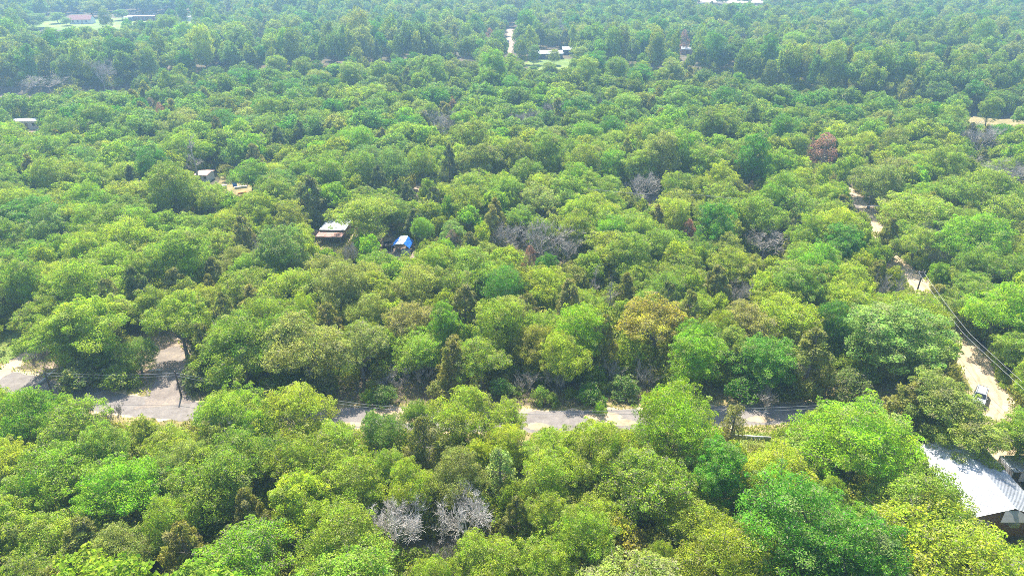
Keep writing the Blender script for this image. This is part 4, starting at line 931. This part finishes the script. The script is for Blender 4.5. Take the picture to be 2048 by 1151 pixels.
pick = random.Random(9)
def plant(t):
    kind = t['kind']; pr = PROTO[kind]; tm, cm, R0, H0 = pr[pick.randrange(len(pr))]; nm, cat, _ = KINDWORD[kind]
    s = t['R'] / R0; o = thing(nm, t['label'], cat, (t['x'], t['y'], 0), pick.uniform(0, 6.283), GROUP[nm], (s, s, t['H'] / H0))
    link('trunk', tm, o)
    if isinstance(cm, list):
        for b in cm: link('branch', b, o)
        return
    c = link('crown', cm, o); v = pick.uniform(.86, 1.14); b = TINT[t['tint']]
    c['tint'] = [b[0] * v * pick.uniform(.92, 1.08), b[1] * v, b[2] * v * pick.uniform(.85, 1.15), 1.0]
for t in TREES: plant(t)

# the wood beyond, and the undergrowth: points that carry instanced crowns
def scatter(name, pts, protos, label=None):
    """pts: (x, y, z, sx, sz, turn, variant, tint)"""
    n = len(pts); me = bpy.data.meshes.new(name); me.vertices.add(n)
    me.vertices.foreach_set('co', np.array([p[:3] for p in pts], np.float32).ravel())
    def at(nm, typ, arr, key='value'): a = me.attributes.new(nm, typ, 'POINT'); a.data.foreach_set(key, np.asarray(arr).ravel())
    at('size', 'FLOAT_VECTOR', np.array([(p[3], p[3], p[4]) for p in pts], np.float32), 'vector'); at('turn', 'FLOAT_VECTOR', np.array([(0, 0, p[5]) for p in pts], np.float32), 'vector')
    at('variant', 'INT', np.array([p[6] for p in pts], np.int32)); at('tint', 'FLOAT_COLOR', np.array([tuple(p[7]) + (1,) for p in pts], np.float32), 'color')
    o = link(name, me); tag(o, label, None, None, 'stuff')
    ng = bpy.data.node_groups.new(name, 'GeometryNodeTree'); ng.interface.new_socket('Geometry', in_out='INPUT', socket_type='NodeSocketGeometry'); ng.interface.new_socket('Geometry', in_out='OUTPUT', socket_type='NodeSocketGeometry')
    N, L = ng.nodes.new, ng.links.new; gi, go = N('NodeGroupInput'), N('NodeGroupOutput'); jn = N('GeometryNodeJoinGeometry')
    for me_ in reversed(protos):
        po = bpy.data.objects.new('crown_source', me_); oi = N('GeometryNodeObjectInfo'); oi.inputs['Object'].default_value = po; oi.inputs['As Instance'].default_value = False
        gt = N('GeometryNodeGeometryToInstance'); L(oi.outputs['Geometry'], gt.inputs[0]); L(gt.outputs[0], jn.inputs[0])
    ip = N('GeometryNodeInstanceOnPoints'); ip.inputs['Pick Instance'].default_value = True
    def na(nm, typ): q = N('GeometryNodeInputNamedAttribute'); q.data_type = typ; q.inputs['Name'].default_value = nm; return q.outputs[0]
    L(gi.outputs[0], ip.inputs['Points']); L(jn.outputs[0], ip.inputs['Instance']); L(na('variant', 'INT'), ip.inputs['Instance Index']); L(na('size', 'FLOAT_VECTOR'), ip.inputs['Scale']); L(na('turn', 'FLOAT_VECTOR'), ip.inputs['Rotation'])
    L(ip.outputs[0], go.inputs[0]); md = o.modifiers.new('scatter', 'NODES'); md.node_group = ng
    return o
rg = random.Random(21); pts = []
for t in STUFF:
    var = rg.randrange(6) if t['kind'] in ('oak', 'scrub_oak') else 6 + rg.randrange(3) if t['kind'] == 'elm' else 9 + rg.randrange(2)
    _, R0, H0 = FAR[var]; b = TINT[t['tint'] or 'drab']; v = rg.uniform(.72, 1.1) * (.86 if t['y'] > 255 else 1)
    pts.append((t['x'], t['y'], 0, t['R'] / R0, t['H'] / H0, rg.uniform(0, 6.28), var, (b[0] * v * rg.uniform(.9, 1.1), b[1] * v, b[2] * v)))
scatter('forest', pts, [f[0] for f in FAR], 'continuous oak wood stretching away to the hazy distance')
UG = []
for s in range(3):
    rng = np.random.default_rng(300 + s); c, r = crown_shape(rng, 1.6, .1, 2.0, 16, -.4, rl=(.4, .75)); UG.append(crown_mesh('undergrowth', rng, c, r, 1500, .10, LEAF, .8, .55, .12))
pts = []
for _ in range(15000):
    y = rg.uniform(36, 330); half = .78 * (y * math.cos(PITCH) + 27) + 8; x = rg.uniform(-half, half); s = rg.uniform(.5, 1.25) * (1.0 if rg.random() < .5 else 1.5)
    if blocked(x, y, s * 1.7, s * 2.6, 2.4 if y < 110 else 1.2): continue
    b = TINT[rg.choice(['mid green', 'yellow-green', 'drab', 'light green', 'mid green', 'olive', 'light green'])]; pts.append((x, y, 0 if y < 200 else -.1, s, s * rg.uniform(.7, 1.5), rg.uniform(0, 6.28), rg.randrange(3), b))
scatter('undergrowth', pts, UG, 'low scrub and saplings filling the forest floor')
# grass tufts on verges and clearings
def grass(name, areas, seed, tints, hgt=.35):
    rg = np.random.default_rng(seed); V = []; T = []
    for (x0, x1, y0, y1, n) in areas:
        p = np.stack([rg.uniform(x0, x1, n), rg.uniform(y0, y1, n), np.zeros(n)], 1)
        keep_ = np.ones(n, bool)
        for line, dd in AVOID[:6]: keep_ &= seg_dist(p[:, 0], p[:, 1], line) > dd - (1.1 if dd > 1.5 else -2.0)
        V.append(p[keep_])
    p = np.concatenate(V); n = len(p); a = rg.uniform(0, 6.28, n); wv = np.stack([np.cos(a), np.sin(a), 0 * a], 1) * rg.uniform(.03, .12, (n, 1)); up = np.stack([rg.normal(size=n) * .12, rg.normal(size=n) * .12, rg.uniform(.4, 1.3, n) * hgt], 1)
    v = np.stack([p - wv, p + wv, p + up + wv * .25, p + up - wv * .25], 1).reshape(-1, 3)
    tone = np.stack([rg.uniform(.2, 1, n), rg.uniform(.2, .8, n), (rg.uniform(size=n) < .35) * rg.uniform(.3, 1, n)], 1)
    o = link(name, set_mesh(name, v, np.arange(4 * n).reshape(n, 4), LEAF, tone)); o['tint'] = list(tints) + [1.0]; return tag(o, 'short grass and weeds on the road verges and clearings', None, None, 'stuff')
grass('grass', [(-80, 66, 66, 86, 26000), (-90, -68, 80, 118, 9000), (30, 48, 66, 76, 5000), (62, 70, 74, 92, 4000), (-42, -34, 126, 142, 3000), (-70, -45, 80, 100, 2500)], 5, (.13, .15, .035))

# ------------------------------------------------------------------ poles, wires and small things by the roads
def pole(label, x, y, h, arm=0.0, rz=0.0):
    t = thing('utility_pole', label, 'utility pole', (x, y, 0), rz, 'utility poles')
    MB().tube([(0, 0, -.4), (0, 0, h * .5), (0, 0, h)], [.15, .13, .10], 8).build('shaft', POLEWOOD, t)
    if arm:
        MB().box((0, .13, h - .5), (arm, .1, .12)).build('crossarm', POLEWOOD, t)
        for s in (-1, 0, 1): MB().tube([(s * arm * .45, .13, h - .44), (s * arm * .45, .13, h - .25)], [.05, .035], 6).build('insulator', WHITE, t)
    return t
def wire(label, pts, sag, group, r=.022):
    m = MB(); line = []
    for a, b in zip(pts[:-1], pts[1:]):
        for k in range(14):
            u = k / 14; q = np.array(a) * (1 - u) + np.array(b) * u; q[2] -= sag * 4 * u * (1 - u); line.append(tuple(q))
    line.append(tuple(pts[-1])); m.tube(line, [r] * len(line), 4)
    return tag(m.build('overhead_wire', WIRE), label, 'wire', group)
b0 = P(363, 792); pole('dark utility pole standing at the mouth of the gravel driveway', b0[0], b0[1], 4.4)
zz = 3.9
W1 = [P(-260, 700, zz), P(90, 747, zz), np.array([b0[0], b0[1], zz]), P(745, 812, zz), P(1150, 823, zz), P(1640, 812, zz)]
for i, q in enumerate(W1):
    if i in (1,): pole('short pole with a white insulator beside the fallen white pole', q[0], q[1], zz + .25, .7)
    elif i == 3: pole('utility pole hidden in the front row above the small blue-green tree', q[0], q[1] + .0, zz + .3)
    elif i == 5: pole('utility pole in the front row near the olive corner cedar', q[0], q[1], zz + .3)
    elif i == 0: pole('utility pole west of the sandy track', q[0], q[1], zz + .3)
wire('upper thin wire strung along the far side of the paved road', [(q[0], q[1] + .1, zz + .12) for q in W1], .35, 'overhead wires')
wire('lower thin wire strung along the far side of the paved road', [(q[0], q[1] - .1, zz - .18) for q in W1], .42, 'overhead wires')
W2 = [P(1842, 545, 6.5), P(1935, 670, 6.5), P(2060, 780, 6.5)]
ext = W2[2] + (W2[2] - W2[1]) * 1.2
pole('utility pole on the east bank of the upper sand road', W2[0][0] + .3, W2[0][1], 7.0, 1.2); pole('utility pole outside the frame east of the sand road', ext[0], ext[1], 7.0, 1.2)
for d, nm in ((-.45, 'western'), (.45, 'eastern')): wire(f'{nm} wire of the pair running along the east side of the sand road', [W2[0] + [d, 0, .1], W2[1] + [d, 0, .1], ext + [d, 0, .1]], .25, 'overhead wires')
wire('far wire crossing in front of the dark wall of trees', [P(1180, 378, 8), P(1400, 390, 8), P(1760, 412, 8)], .4, 'overhead wires', .03)
fp = P(78, 769); fq = P(112, 748); MBf = MB().tube([(fp[0], fp[1], .25), ((fp[0] + fq[0]) / 2, (fp[1] + fq[1]) / 2, .45), (fq[0], fq[1], .75)], [.16, .15, .13], 8)
tag(MBf.build('fallen_pole', WHITE), 'white pole lying on the grass verge beside the sandy track', 'pole')
gp = P(312, 748); gt = thing('gate_sign', 'pair of small white boards on posts at the driveway', 'sign', (gp[0], gp[1], 0), .1)
for k, dx in enumerate((-.45, .55)):
    MB().box((dx, 0, .8), (.8, .05, .28)).build('board', WHITE, gt); MB().tube([(dx, .05, -.2), (dx, .05, .92)], [.04, .04], 6).build('post', OLDWOOD, gt)
pf = P(1492, 876); pt = thing('pale_plank_edging', 'long pale plank wall in the grass near the thin young cedar', 'low wall', (pf[0], pf[1], 0), -.1)
for k in range(6): MB().box((-2.6 + 1.05 * k, 0, .25 + .012 * (k % 2)), (1.0, .14, .5)).build('plank', WHITE if k in (3, 4) else GREY_SHINGLE, pt)
mbx = P(1985, 842); mt = thing('mailbox', 'small dark mailbox on a post at the end of the sand road', 'mailbox', (mbx[0] - 3.4, mbx[1] - 1.2, 0))
MB().tube([(0, 0, -.2), (0, 0, 1.0)], [.05, .05], 6).build('post', OLDWOOD, mt); MB().box((0, 0, 1.12), (.22, .5, .22)).build('box', BLACK, mt)

# ------------------------------------------------------------------ haze
hz = MB().box((0, 1200, 28.5), (6400, 4400, 67)); t = NT('haze_air')
pvn = t.n('ShaderNodeVolumePrincipled'); pvn.inputs['Color'].default_value = HAZE_COLOR; pvn.inputs['Density'].default_value = HAZE_DENSITY; pvn.inputs['Anisotropy'].default_value = HAZE_G
t.t.links.new(pvn.outputs[0], t.n('ShaderNodeOutputMaterial').inputs['Volume'])
tag(hz.build('haze', t.m), kind='stuff')
